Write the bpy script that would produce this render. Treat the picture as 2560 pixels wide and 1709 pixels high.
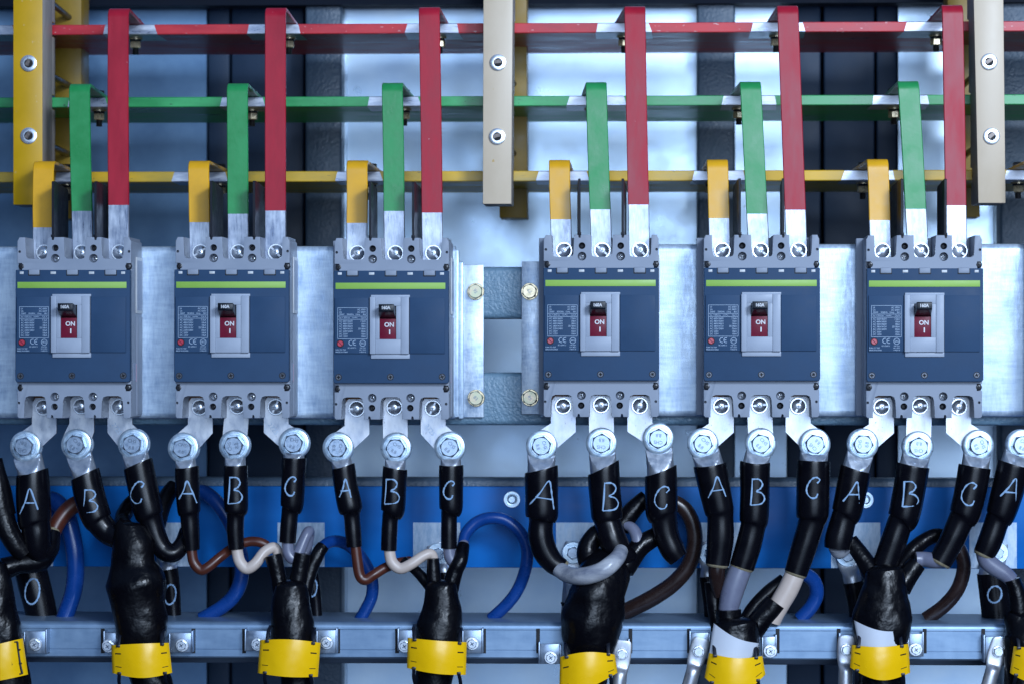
import bpy, bmesh, math, random
from mathutils import Vector as V, Matrix, noise

random.seed(7)
for o in list(bpy.data.objects):
    bpy.data.objects.remove(o)
SC = bpy.context.scene
COL = SC.collection

# ------------------------------------------------------------------ camera
S = 0.000316            # metres per pixel of the photograph at the breaker fronts
F = 6500.0              # focal length in photograph pixels
D = 6500.0              # camera distance to the breaker fronts (same unit)
K = 1.3                 # depth unit
TH = math.atan(0.03)    # small yaw
PX0, PY0 = 1405.0, 905.0
cam = bpy.data.cameras.new('camera')
cam_o = bpy.data.objects.new('camera', cam)
COL.objects.link(cam_o)
cam_o.location = (0, -D * S, 0)
cam_o.rotation_euler = (math.radians(90), 0, TH)
cam.sensor_width = 36
cam.lens = F / 2560 * 36
cam.shift_x = (1280 - PX0) / 2560
cam.shift_y = (PY0 - 854.5) / 2560
cam.clip_start = 0.05
cam.clip_end = 50
cam.dof.use_dof = True
cam.dof.focus_distance = D * S + 0.015
cam.dof.aperture_fstop = 6.5
SC.camera = cam_o

# ------------------------------------------------------------------ light
SC.view_settings.view_transform = 'Standard'
SC.view_settings.look = 'None'
SC.view_settings.exposure = -0.1
SC.view_settings.gamma = 1.0
SC.view_settings.use_curve_mapping = False
SC.cycles.use_denoising = True
SC.cycles.max_bounces = 8
W = bpy.data.worlds.new('World')
SC.world = W
W.use_nodes = True
nt = W.node_tree
nt.nodes.clear()
wo = nt.nodes.new('ShaderNodeOutputWorld')
bg = nt.nodes.new('ShaderNodeBackground')
tc = nt.nodes.new('ShaderNodeTexCoord')


def mrange(src, f0, f1, t0=0.0, t1=1.0):
    n = nt.nodes.new('ShaderNodeMapRange')
    n.interpolation_type = 'SMOOTHSTEP'
    for k, v in (('From Min', f0), ('From Max', f1), ('To Min', t0), ('To Max', t1)):
        n.inputs[k].default_value = v
    nt.links.new(src, n.inputs['Value'])
    return n.outputs[0]


def wmix(fac, a, b):
    n = nt.nodes.new('ShaderNodeMix')
    n.data_type = 'RGBA'
    nt.links.new(fac, n.inputs[0])
    for k, v in ((6, a), (7, b)):
        if isinstance(v, tuple):
            n.inputs[k].default_value = (*v, 1)
        else:
            nt.links.new(v, n.inputs[k])
    return n.outputs[2]


dot = nt.nodes.new('ShaderNodeVectorMath')
dot.operation = 'DOT_PRODUCT'
dot.inputs[1].default_value = V((0.16, -0.95, 0.12)).normalized()
nt.links.new(tc.outputs['Generated'], dot.inputs[0])
sep = nt.nodes.new('ShaderNodeSeparateXYZ')
nt.links.new(tc.outputs['Generated'], sep.inputs[0])
sky = wmix(mrange(sep.outputs['Z'], -0.1, 0.9), (0.004, 0.010, 0.032), (0.075, 0.15, 0.32))   # open daylight overhead, dim ground
front_glow = wmix(mrange(dot.outputs['Value'], 0.86, 0.985), sky, (0.72, 1.02, 1.5))               # bright sector added in front, for reflections in the metal
nt.links.new(front_glow, bg.inputs['Color'])
bg.inputs['Strength'].default_value = 0.95
nt.links.new(bg.outputs[0], wo.inputs['Surface'])


def area(name, loc, target, sx, sy, power, color):
    l = bpy.data.lights.new(name, 'AREA')
    l.shape = 'RECTANGLE'
    l.size, l.size_y = sx, sy
    l.energy = power
    l.color = color
    o = bpy.data.objects.new(name, l)
    COL.objects.link(o)
    o.location = loc
    o.rotation_euler = (V(target) - V(loc)).to_track_quat('-Z', 'Y').to_euler()
    return o


area('key_lamp', (0.95, -2.15, 0.90), (0.15, 0.0, 0.0), 0.45, 0.35, 40, (0.76, 0.90, 1.10))
area('front_fill', (0.55, -2.6, 0.36), (0.08, 0.0, 0.02), 1.7, 0.85, 38, (0.72, 0.89, 1.14))  # added soft fill from the front, brightens the back panels


# ------------------------------------------------------------------ mapping from the photograph to the place
def P(px, py, d):
    u, v = px - PX0, py - PY0
    den = F * math.cos(TH) + u * math.sin(TH)
    dd = D + d * K
    return V((dd * (u * math.cos(TH) - F * math.sin(TH)) / den, d * K, -dd * v / den))


LX = (0, 640, 1280, 1920)


def L(i, x, y):
    return LX[i] + x / 2.38, 1050 + y / 2.38


# ------------------------------------------------------------------ materials
def ramp_node(nt, cols):
    r = nt.nodes.new('ShaderNodeValToRGB')
    r.color_ramp.elements[0].position = cols[0][0]
    r.color_ramp.elements[0].color = (*cols[0][1], 1)
    r.color_ramp.elements[1].position = cols[-1][0]
    r.color_ramp.elements[1].color = (*cols[-1][1], 1)
    for p, c in cols[1:-1]:
        e = r.color_ramp.elements.new(p)
        e.color = (*c, 1)
    return r


def mat(name, c1, c2=None, metal=0.0, rough=0.5, rvar=0.1, size=30, stretch=(1, 1, 1), bump=0.0, bsize=6,
        spots=None, spot_size=8, spot_amt=0.62, coat=0.0, sss=0.0, spec=0.5, transmission=0.0, contrast=(0.35, 0.65), detail=5, offset=True, bdist=2.0, cross=None):
    """procedural surface: two tones mixed by noise of `size` pixels, optional spots, optional bump"""
    m = bpy.data.materials.new(name)
    m.use_nodes = True
    nt = m.node_tree
    b = nt.nodes['Principled BSDF']
    tc = nt.nodes.new('ShaderNodeTexCoord')
    mp = nt.nodes.new('ShaderNodeMapping')
    mp.inputs['Scale'].default_value = stretch
    src = tc.outputs['Object']
    if offset:
        oi = nt.nodes.new('ShaderNodeObjectInfo')
        mu = nt.nodes.new('ShaderNodeVectorMath')
        mu.operation = 'ADD'
        sc = nt.nodes.new('ShaderNodeMath')
        sc.operation = 'MULTIPLY'
        sc.inputs[1].default_value = 7.0
        nt.links.new(oi.outputs['Random'], sc.inputs[0])
        nt.links.new(src, mu.inputs[0])
        nt.links.new(sc.outputs[0], mu.inputs[1])
        src = mu.outputs[0]
    nt.links.new(src, mp.inputs['Vector'])
    nz = nt.nodes.new('ShaderNodeTexNoise')
    nz.inputs['Scale'].default_value = 1 / (size * S)
    nz.inputs['Detail'].default_value = detail
    nz.inputs['Roughness'].default_value = 0.6
    nt.links.new(mp.outputs[0], nz.inputs['Vector'])
    c2 = c2 or tuple(x * 0.8 for x in c1)
    r = ramp_node(nt, [(contrast[0], c2), (contrast[1], c1)])
    fac = nz.outputs['Fac']
    if cross:            # second set of strokes across the first, and a broad cloudiness
        for st, sz in ((cross, size), ((1, 1, 1), size * 9)):
            mp2 = nt.nodes.new('ShaderNodeMapping')
            mp2.inputs['Scale'].default_value = st
            nt.links.new(src, mp2.inputs['Vector'])
            nzb = nt.nodes.new('ShaderNodeTexNoise')
            nzb.inputs['Scale'].default_value = 1 / (sz * S)
            nzb.inputs['Detail'].default_value = 4
            nt.links.new(mp2.outputs[0], nzb.inputs['Vector'])
            mm = nt.nodes.new('ShaderNodeMix')
            mm.data_type = 'FLOAT'
            mm.inputs[0].default_value = 0.4
            nt.links.new(fac, mm.inputs[2])
            nt.links.new(nzb.outputs['Fac'], mm.inputs[3])
            fac = mm.outputs[0]
    nt.links.new(fac, r.inputs[0])
    out = r.outputs[0]
    if spots:
        n2 = nt.nodes.new('ShaderNodeTexNoise')
        n2.inputs['Scale'].default_value = 1 / (spot_size * S)
        n2.inputs['Detail'].default_value = 3
        nt.links.new(mp.outputs[0], n2.inputs['Vector'])
        r2 = ramp_node(nt, [(spot_amt, (0, 0, 0)), (spot_amt + 0.05, (1, 1, 1))])
        nt.links.new(n2.outputs['Fac'], r2.inputs[0])
        mx = nt.nodes.new('ShaderNodeMix')
        mx.data_type = 'RGBA'
        mx.inputs[7].default_value = (*spots, 1)
        nt.links.new(r2.outputs[0], mx.inputs[0])
        nt.links.new(out, mx.inputs[6])
        out = mx.outputs[2]
    nt.links.new(out, b.inputs['Base Color'])
    b.inputs['Metallic'].default_value = metal
    mr = nt.nodes.new('ShaderNodeMapRange')
    mr.inputs['From Min'].default_value = 0.3
    mr.inputs['From Max'].default_value = 0.7
    mr.inputs['To Min'].default_value = max(0.03, rough - rvar)
    mr.inputs['To Max'].default_value = min(1, rough + rvar)
    nt.links.new(nz.outputs['Fac'], mr.inputs['Value'])
    nt.links.new(mr.outputs[0], b.inputs['Roughness'])
    b.inputs['Coat Weight'].default_value = coat
    b.inputs['Specular IOR Level'].default_value = spec
    b.inputs['Transmission Weight'].default_value = transmission
    if sss:
        b.inputs['Subsurface Weight'].default_value = sss
        b.inputs['Subsurface Radius'].default_value = (0.004, 0.003, 0.003)
        b.inputs['Subsurface Scale'].default_value = 0.5
    if bump:
        n3 = nt.nodes.new('ShaderNodeTexNoise')
        n3.inputs['Scale'].default_value = 1 / (bsize * S)
        n3.inputs['Detail'].default_value = 2
        nt.links.new(mp.outputs[0], n3.inputs['Vector'])
        bp = nt.nodes.new('ShaderNodeBump')
        bp.inputs['Strength'].default_value = bump
        bp.inputs['Distance'].default_value = bdist * S
        nt.links.new(n3.outputs['Fac'], bp.inputs['Height'])
        nt.links.new(bp.outputs[0], b.inputs['Normal'])
    return m


M = {}
M['cover'] = mat('navy_plastic', (0.034, 0.073, 0.145), (0.030, 0.065, 0.130), rough=0.5, spec=0.10, size=60, bump=0.05, bsize=2.5)
M['grey'] = mat('grey_plastic', (0.285, 0.325, 0.40), (0.25, 0.29, 0.365), rough=0.45, spec=0.25, size=80, bump=0.03, bsize=3)
M['bezel'] = mat('light_grey_plastic', (0.36, 0.41, 0.50), (0.32, 0.37, 0.46), rough=0.4, spec=0.25, size=60)
M['tab'] = mat('pale_plastic', (0.62, 0.64, 0.66), rough=0.4)
M['stripe'] = mat('lime_plastic', (0.30, 0.52, 0.085), (0.27, 0.48, 0.075), rough=0.5, size=90)
M['handle'] = mat('black_plastic', (0.006, 0.010, 0.018), (0.004, 0.007, 0.013), rough=0.34, spec=0.3)
M['on_red'] = mat('maroon_plastic', (0.17, 0.008, 0.030), (0.14, 0.007, 0.025), rough=0.45, spec=0.2)
M['button'] = mat('red_button', (0.50, 0.03, 0.06), rough=0.35)
M['barrier'] = mat('barrier_plastic', (0.009, 0.011, 0.020), (0.006, 0.008, 0.014), rough=0.5, spec=0.2, size=30)
M['print'] = mat('white_print', (0.40, 0.52, 0.66), (0.34, 0.45, 0.60), rough=0.5, size=6)
M['white_print'] = mat('bright_print', (0.78, 0.80, 0.84), rough=0.5)
M['black'] = mat('black_steel', (0.020, 0.022, 0.030), rough=0.3, metal=0.2)
M['chrome'] = mat('bright_zinc', (0.84, 0.87, 0.92), (0.70, 0.75, 0.82), metal=0.75, rough=0.26, rvar=0.06, size=14)
M['galv'] = mat('galvanised_sheet', (0.62, 0.74, 0.86), (0.27, 0.38, 0.55), metal=0.35, rough=0.42, rvar=0.10, size=7, stretch=(1, 1, 0.22), cross=(0.16, 1, 1),
                contrast=(0.33, 0.60), spots=(0.12, 0.18, 0.28), spot_size=9, spot_amt=0.80, bump=0.10, bsize=3, offset=False)
M['flange'] = mat('scuffed_zinc', (0.68, 0.77, 0.87), (0.32, 0.43, 0.59), metal=0.4, rough=0.42, size=6, stretch=(1, 1, 0.3), cross=(0.3, 1, 1), contrast=(0.38, 0.58), bump=0.12, bsize=3)
M['bare'] = mat('brushed_aluminium', (0.60, 0.65, 0.74), (0.16, 0.20, 0.29), metal=0.55, rough=0.36, rvar=0.12, size=10, stretch=(1.6, 1, 0.13), bump=0.10, bsize=2.2, contrast=(0.36, 0.62), cross=(1, 1, 0.5))
M['bare_bar'] = mat('brushed_bar', (0.60, 0.63, 0.70), (0.28, 0.32, 0.42), metal=0.6, rough=0.36, rvar=0.12, size=14, stretch=(0.25, 1, 1), bump=0.08, bsize=3)
M['red'] = mat('red_paint', (0.44, 0.013, 0.034), (0.34, 0.010, 0.027), rough=0.38, spec=0.3, size=40, stretch=(1, 1, 0.3), bump=0.06, bsize=8,
               spots=(0.7, 0.6, 0.62), spot_size=7, spot_amt=0.765)
M['green'] = mat('green_paint', (0.022, 0.30, 0.085), (0.016, 0.25, 0.062), rough=0.36, size=50, bump=0.12, bsize=9,
                 spots=(0.10, 0.42, 0.2), spot_size=7, spot_amt=0.76)
M['yellow'] = mat('yellow_paint', (0.84, 0.42, 0.006), (0.74, 0.37, 0.008), rough=0.38, size=50, bump=0.05, bsize=9,
                  spots=(0.30, 0.22, 0.08), spot_size=7, spot_amt=0.745)
M['red_bar'] = mat('red_bar_paint', (0.66, 0.040, 0.050), (0.42, 0.018, 0.034), rough=0.36, spec=0.35, size=60, stretch=(0.3, 1, 1), bump=0.06, bsize=8, spots=(0.7, 0.4, 0.4), spot_size=5, spot_amt=0.68)
M['green_bar'] = mat('green_bar_paint', (0.045, 0.42, 0.13), (0.018, 0.25, 0.07), rough=0.36, size=60, stretch=(0.3, 1, 1), bump=0.06, bsize=8, spots=(0.01, 0.10, 0.03), spot_size=5, spot_amt=0.67)
M['yellow_bar'] = mat('yellow_bar_paint', (0.78, 0.45, 0.008), (0.46, 0.31, 0.04), rough=0.38, size=70, stretch=(0.25, 1, 1), bump=0.05, bsize=8, spots=(0.12, 0.10, 0.06), spot_size=5, spot_amt=0.68)
M['beige'] = mat('beige_laminate', (0.66, 0.54, 0.40), (0.60, 0.48, 0.34), rough=0.42, size=120, stretch=(1, 1, 0.6), spots=(0.55, 0.36, 0.12), spot_size=16, spot_amt=0.74, bump=0.03)
M['mustard'] = mat('mustard_laminate', (0.66, 0.37, 0.004), (0.58, 0.33, 0.004), rough=0.42, size=90, spots=(0.62, 0.42, 0.13), spot_size=22, spot_amt=0.70)
M['edge'] = mat('cut_laminate_edge', (0.42, 0.37, 0.33), (0.34, 0.29, 0.26), rough=0.6, size=16, stretch=(1, 1, 0.2))
M['olive'] = mat('olive_laminate', (0.30, 0.18, 0.008), (0.25, 0.15, 0.006), rough=0.5, size=60)
M['rod'] = mat('dark_rod', (0.05, 0.05, 0.055), rough=0.35, metal=0.8)
M['brass'] = mat('yellow_zinc', (0.56, 0.47, 0.30), (0.42, 0.35, 0.24), metal=0.6, rough=0.26, size=10)
M['gold'] = mat('iridescent_zinc', (0.46, 0.48, 0.33), (0.48, 0.37, 0.26), metal=0.5, rough=0.34, size=22)
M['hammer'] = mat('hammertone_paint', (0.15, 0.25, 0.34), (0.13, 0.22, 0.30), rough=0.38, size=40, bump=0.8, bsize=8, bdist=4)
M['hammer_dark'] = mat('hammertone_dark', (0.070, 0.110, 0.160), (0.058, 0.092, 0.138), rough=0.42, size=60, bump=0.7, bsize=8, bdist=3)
M['dark_paint'] = mat('dark_blue_paint', (0.026, 0.050, 0.095), (0.020, 0.040, 0.078), rough=0.45, spec=0.25, size=200)
M['beam'] = mat('beam_paint', (0.006, 0.010, 0.020), rough=0.6, spec=0.08, size=100)
M['panel'] = mat('zinc_panel', (0.68, 0.82, 0.94), (0.42, 0.58, 0.78), metal=0.6, rough=0.34, rvar=0.08, size=130, cross=(0.4, 1, 1), bump=0.015, bsize=60)  # broad mottling in the colour stands in for cloudy reflections
M['panel_shaded'] = mat('zinc_panel_shaded', (0.20, 0.35, 0.55), (0.13, 0.25, 0.43), metal=0.4, rough=0.42, rvar=0.06, size=170, bump=0.015, bsize=60)  # zinc panel darkened in colour for the dimmer reflections at left
M['bluebar'] = mat('blue_paint', (0.006, 0.150, 0.50), (0.004, 0.118, 0.42), rough=0.4, spec=0.15, size=120, stretch=(0.3, 1, 1), bump=0.03, bsize=9, spots=(0.05, 0.22, 0.5), spot_size=6, spot_amt=0.74)
M['patch'] = mat('bare_patch', (0.44, 0.53, 0.64), (0.22, 0.32, 0.45), metal=0.4, rough=0.42, size=12, stretch=(1, 1, 0.35), bump=0.06, bsize=3)
M['tin'] = mat('tinned_copper', (0.58, 0.60, 0.64), (0.32, 0.36, 0.44), metal=0.75, rough=0.38, rvar=0.10, size=26, stretch=(1, 1, 0.5), contrast=(0.30, 0.60), spots=(0.16, 0.17, 0.20), spot_size=4, spot_amt=0.69, bump=0.05, bsize=12)  # tone variation and dark spots stand in for shadows and reflections
M['lug'] = mat('tinned_lug', (0.66, 0.70, 0.77), (0.50, 0.56, 0.65), metal=0.8, rough=0.42, size=14, bump=0.12, bsize=7, spots=(0.40, 0.44, 0.50), spot_size=4, spot_amt=0.68)
M['washer'] = mat('zinc_washer', (0.66, 0.78, 0.88), (0.46, 0.60, 0.75), metal=0.7, rough=0.34, size=12, bump=0.05, bsize=5)
M['bolt'] = mat('zinc_bolt', (0.40, 0.48, 0.59), (0.30, 0.38, 0.49), metal=0.85, rough=0.34, size=8, bump=0.05, bsize=4)
M['stamp'] = mat('stamped_mark', (0.16, 0.20, 0.27), metal=0.8, rough=0.45)
M['shrink'] = mat('heat_shrink', (0.0035, 0.0035, 0.006), (0.0025, 0.0025, 0.0045), rough=0.27, rvar=0.05, size=40, bump=0.05, bsize=16, spec=0.28)
M['trunk'] = mat('cable_boot_rubber', (0.0028, 0.0028, 0.0045), (0.002, 0.002, 0.0035), rough=0.30, rvar=0.08, size=60, bump=0.5, bsize=22, bdist=5, spec=0.24)
M['letter'] = mat('chalk_pen', (0.30, 0.45, 0.64), (0.22, 0.36, 0.56), rough=0.7, size=5)
M['brown'] = mat('brown_insulation', (0.085, 0.022, 0.012), (0.065, 0.016, 0.010), rough=0.34, size=50)
M['white'] = mat('white_insulation', (0.60, 0.50, 0.44), (0.54, 0.44, 0.38), rough=0.36, size=60, spots=(0.30, 0.24, 0.2), spot_size=14, spot_amt=0.74)
M['lavender'] = mat('lavender_insulation', (0.17, 0.185, 0.26), (0.14, 0.15, 0.22), rough=0.32, size=60, sss=0.1)
M['clear'] = mat('clear_grey_insulation', (0.44, 0.46, 0.50), (0.17, 0.19, 0.25), rough=0.22, size=40, stretch=(0.3, 1, 1.2))
M['darkbrown'] = mat('dark_brown_insulation', (0.022, 0.012, 0.011), rough=0.28)
M['blue'] = mat('blue_insulation', (0.005, 0.050, 0.25), (0.004, 0.040, 0.20), rough=0.28, size=60)
M['tan'] = mat('tan_glue', (0.28, 0.24, 0.16), (0.20, 0.17, 0.11), rough=0.3, size=8, bump=0.3, bsize=5)
M['marker'] = mat('yellow_marker', (0.97, 0.57, 0.003), (0.93, 0.53, 0.003), rough=0.30, size=140, bump=0.25, bsize=70, bdist=14)
M['collar'] = mat('white_sheet', (0.60, 0.65, 0.74), (0.56, 0.61, 0.70), rough=0.45, size=100)
M['ink'] = mat('black_ink', (0.006, 0.006, 0.006), rough=0.5)
M['tie'] = mat('nylon_tie', (0.008, 0.010, 0.018), rough=0.35)
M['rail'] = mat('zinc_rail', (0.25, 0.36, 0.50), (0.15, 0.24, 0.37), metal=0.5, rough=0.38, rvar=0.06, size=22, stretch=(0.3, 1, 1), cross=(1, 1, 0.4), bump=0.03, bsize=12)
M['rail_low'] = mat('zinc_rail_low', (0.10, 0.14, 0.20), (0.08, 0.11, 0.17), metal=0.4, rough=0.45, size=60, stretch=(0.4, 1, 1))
M['bracket'] = mat('zinc_bracket', (0.34, 0.42, 0.53), (0.20, 0.26, 0.36), metal=0.75, rough=0.36, size=25)
M['sticker'] = mat('side_sticker', (0.36, 0.42, 0.54), (0.24, 0.29, 0.40), rough=0.5, size=5)
M['pink'] = mat('pink_sticker', (0.55, 0.30, 0.38), (0.5, 0.34, 0.45), rough=0.5, size=5)
M['hole'] = mat('dark_recess', (0.006, 0.007, 0.010), rough=0.7)
M['screw_face'] = mat('dull_black_zinc', (0.085, 0.095, 0.12), rough=0.35, metal=0.5)
M['rusty'] = mat('worn_rod_end', (0.24, 0.20, 0.18), (0.10, 0.085, 0.08), metal=0.6, rough=0.45, size=6)
M['copper'] = mat('copper_bar', (0.40, 0.20, 0.12), metal=0.8, rough=0.4)


# ------------------------------------------------------------------ object helpers
def thing(name, label, cat, loc=None, group=None):
    o = bpy.data.objects.new(name, None)
    o.empty_display_size = 0.01
    COL.objects.link(o)
    o.location = (loc or V((0, 0, 0))) * S
    tag(o, label, cat, group)
    return o


def tag(o, label, cat, group=None):
    o['label'] = label
    o['category'] = cat
    if group:
        o['group'] = group


def origin(o):
    v = V((0, 0, 0))
    while o is not None:
        v += V(o.location)
        o = o.parent
    return v


def obj(name, bm, m, parent=None, loc=None, label=None, smooth=38, local=False):
    """bm is in photograph pixels; it becomes ONE mesh object in metres"""
    bmesh.ops.recalc_face_normals(bm, faces=bm.faces)
    me = bpy.data.meshes.new(name)
    bm.to_mesh(me)
    bm.free()
    o = bpy.data.objects.new(name, me)
    COL.objects.link(o)
    if parent is not None:
        o.parent = parent
        off = V((0, 0, 0)) if local else origin(parent)
    else:
        off = (loc or V((0, 0, 0))) * S
        o.location = off
    me.transform(Matrix.Translation(-off) @ Matrix.Scale(S, 4))
    for p in me.polygons:
        p.use_smooth = True
    if smooth:
        me.set_sharp_from_angle(angle=math.radians(smooth))
    for mm in (m if isinstance(m, (list, tuple)) else [m]):
        me.materials.append(mm)
    if label:
        o['label'] = label
    return o


def copy_tree(o, parent=None):
    c = o.copy()
    COL.objects.link(c)
    if parent is not None:
        c.parent = parent
    for ch in list(o.children):
        copy_tree(ch, c)
    return c


# ------------------------------------------------------------------ mesh helpers (pixels)
def nb():
    return bmesh.new()


def _bev(bm, faces, off, seg=2, only=None):
    es = {e for f in faces for e in f.edges}
    if only:
        es = {e for e in es if only(e)}
    bmesh.ops.bevel(bm, geom=list(es), offset=off, segments=seg, profile=0.5, affect='EDGES', clamp_overlap=True)


def box(bm, x0, x1, y0, y1, z0, z1, bev=0, seg=2, mi=0):
    vs = [bm.verts.new((x, y, z)) for x in (x0, x1) for y in (y0, y1) for z in (z0, z1)]
    q = [(0, 1, 3, 2), (4, 6, 7, 5), (0, 4, 5, 1), (2, 3, 7, 6), (0, 2, 6, 4), (1, 5, 7, 3)]
    fs = [bm.faces.new([vs[i] for i in f]) for f in q]
    for f in fs:
        f.material_index = mi
    if bev:
        _bev(bm, fs, bev, seg)


def prism(bm, pts, y0, y1, bev=0, seg=2, mi=0):
    a = [bm.verts.new((x, y0, z)) for x, z in pts]
    b = [bm.verts.new((x, y1, z)) for x, z in pts]
    fs = [bm.faces.new(a), bm.faces.new(b[::-1])]
    n = len(pts)
    for i in range(n):
        fs.append(bm.faces.new((a[i], b[i], b[(i + 1) % n], a[(i + 1) % n])))
    for f in fs:
        f.material_index = mi
    if bev:
        _bev(bm, [fs[0]], bev, seg, lambda e: all(abs(v.co.y - y0) < 1e-6 for v in e.verts))


def lathe(bm, cx, cz, prof, n=32, mi=0, sq=None):
    """prof = [(r, y)...] about an axis along Y through (cx, cz); sq = (sx, sz) squash"""
    sx, sz = sq or (1, 1)
    rings = []
    for r, y in prof:
        if r < 1e-6:
            rings.append([bm.verts.new((cx, y, cz))])
        else:
            rings.append([bm.verts.new((cx + r * sx * math.cos(2 * math.pi * i / n), y, cz + r * sz * math.sin(2 * math.pi * i / n))) for i in range(n)])
    for a, b in zip(rings, rings[1:]):
        for i in range(n):
            j = (i + 1) % n
            if len(a) == 1 and len(b) == 1:
                continue
            if len(a) == 1:
                f = bm.faces.new((a[0], b[i], b[j]))
            elif len(b) == 1:
                f = bm.faces.new((a[i], a[j], b[0]))
            else:
                f = bm.faces.new((a[i], a[j], b[j], b[i]))
            f.material_index = mi


def disc(bm, cx, cz, r, y0, y1, bev=0.0, n=32, mi=0):
    if bev:
        lathe(bm, cx, cz, [(0, y0), (r - bev, y0), (r, y0 + bev), (r, y1), (0, y1)], n, mi)
    else:
        lathe(bm, cx, cz, [(0, y0), (r, y0), (r, y1), (0, y1)], n, mi)


def ngon(cx, cz, r, n, rot=0.0):
    return [(cx + r * math.cos(rot + 2 * math.pi * i / n), cz + r * math.sin(rot + 2 * math.pi * i / n)) for i in range(n)]


def bar2(bm, a, b, w, y0, y1, mi=0):
    """flat bar between two (x, z) points"""
    a, b = V(a), V(b)
    t = (b - a).normalized()
    n = V((-t.y, t.x)) * (w / 2)
    prism(bm, [tuple(a + n), tuple(a - n), tuple(b - n), tuple(b + n)], y0, y1, mi=mi)


def catmull(pts, n):
    """pts: list of tuples of floats; returns interpolated list"""
    if n <= 1 or len(pts) < 3:
        n = max(n, 1)
    out = []
    m = len(pts)
    for i in range(m - 1):
        p0 = pts[max(i - 1, 0)]
        p1, p2 = pts[i], pts[i + 1]
        p3 = pts[min(i + 2, m - 1)]
        for k in range(n):
            t = k / n
            out.append(tuple(0.5 * ((2 * b) + (-a + c) * t + (2 * a - 5 * b + 4 * c - d) * t * t + (-a + 3 * b - 3 * c + d) * t ** 3)
                             for a, b, c, d in zip(p0, p1, p2, p3)))
    out.append(tuple(pts[-1]))
    return out


def tube(bm, pts, seg=20, sub=5, mi=0, caps=True, wob=0.0):
    """pts: (x, y, z, r) or (x, y, z, r_side, r_depth) in pixels; smoothed by Catmull-Rom"""
    pts = [tuple(p) if len(p) == 5 else (*p, p[3]) for p in pts]
    q = catmull(pts, sub)
    rings = []
    prev = V((1, 0, 0))
    Y = V((0, 1, 0))
    for i, p in enumerate(q):
        a = V(q[max(i - 1, 0)][:3])
        b = V(q[min(i + 1, len(q) - 1)][:3])
        t = (b - a)
        t = t.normalized() if t.length > 1e-9 else V((0, 0, -1))
        n1 = t.cross(Y)
        if n1.length < 0.35:
            n1 = prev - t * prev.dot(t)
        n1.normalize()
        if n1.dot(prev) < 0 and i:
            n1 = -n1
        prev = n1
        n2 = t.cross(n1)
        c = V(p[:3])
        ring = []
        for k in range(seg):
            an = 2 * math.pi * k / seg
            q3 = c + n1 * (p[3] * math.cos(an)) + n2 * (p[4] * math.sin(an))
            if wob:
                w = wob * (noise.noise(q3 / 85.0) * 0.9 + (0.4 - abs(noise.noise(V((q3.x, q3.y, q3.z * 0.6)) / 44.0))) * 0.6)
                q3 = q3 + (q3 - c) * w
            ring.append(bm.verts.new(q3))
        rings.append(ring)
    for a, b in zip(rings, rings[1:]):
        for k in range(seg):
            j = (k + 1) % seg
            f = bm.faces.new((a[k], a[j], b[j], b[k]))
            f.material_index = mi
    if caps:
        for r in (rings[0], rings[-1][::-1]):
            f = bm.faces.new(r)
            f.material_index = mi


def text(bm, s, size, x, z, y, align='LEFT', rot=0.0, ext=0.25, sx=1.0, mi=0, bold=0.0):
    cu = bpy.data.curves.new('t', 'FONT')
    cu.body = s
    cu.size = size
    cu.align_x = align
    cu.align_y = 'CENTER'
    cu.extrude = ext
    cu.offset = bold
    cu.resolution_u = 3
    ob = bpy.data.objects.new('t', cu)
    COL.objects.link(ob)
    bpy.context.view_layer.update()
    dg = bpy.context.evaluated_depsgraph_get()
    me = bpy.data.meshes.new_from_object(ob.evaluated_get(dg))
    me.transform(Matrix.Translation((x, y, z)) @ Matrix.Rotation(rot, 4, 'Y') @ Matrix.Rotation(math.radians(90), 4, 'X') @ Matrix.Diagonal((sx, 1, 1, 1)))
    n = len(bm.faces)
    bm.from_mesh(me)
    bm.faces.ensure_lookup_table()
    for f in bm.faces[n:]:
        f.material_index = mi
    bpy.data.objects.remove(ob)
    bpy.data.curves.remove(cu)
    bpy.data.meshes.remove(me)


def pixbox(bm, x0, x1, y0, y1, d0, d1, bev=0, mi=0, seg=2):
    """box whose front face covers these pixels at depth d0"""
    a, b = P(x0, y0, d0), P(x1, y1, d0)
    box(bm, a.x, b.x, d0 * K, d1 * K, b.z, a.z, bev, seg, mi)


ORD = ['first', 'second', 'third', 'fourth', 'fifth', 'sixth']
BR = ['leftmost breaker', 'second breaker from the left', 'third breaker from the left', 'fourth breaker from the left',
      'fifth breaker from the left', 'sixth breaker from the left', 'breaker cut off at the right edge']

# ================================================================== SETTING: cabinet back, frame, beams
def slab(name, label, cat, x0, x1, y0, y1, d0, d1, m, bev=0):
    bm = nb()
    pixbox(bm, x0, x1, y0, y1, d0, d1, bev)
    o = obj(name, bm, m, loc=P((x0 + x1) / 2, (y0 + y1) / 2, d0))
    tag(o, label, cat)
    return o


slab('cabinet_back', 'dark painted back sheet behind all the zinc panels and frame posts', 'cabinet back', -900, 3500, -700, 2500, 960, 990, M['dark_paint'])
slab('back_panel', 'zinc panel coloured dim as if shaded, behind the two leftmost breakers', 'panel', -700, 516, -600, 2400, 800, 812, M['panel_shaded'])
slab('back_panel', 'widest bright zinc panel, behind the centre insulator block', 'panel', 868, 1746, -600, 2400, 800, 812, M['panel'])
slab('back_panel', 'narrow bright zinc panel behind the fifth breaker from the left', 'panel', 1834, 1966, -600, 2400, 806, 818, M['panel'])
slab('back_panel', 'bright zinc panel behind the red strap of the sixth breaker', 'panel', 2246, 2484, -600, 2400, 806, 818, M['panel'])


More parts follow.
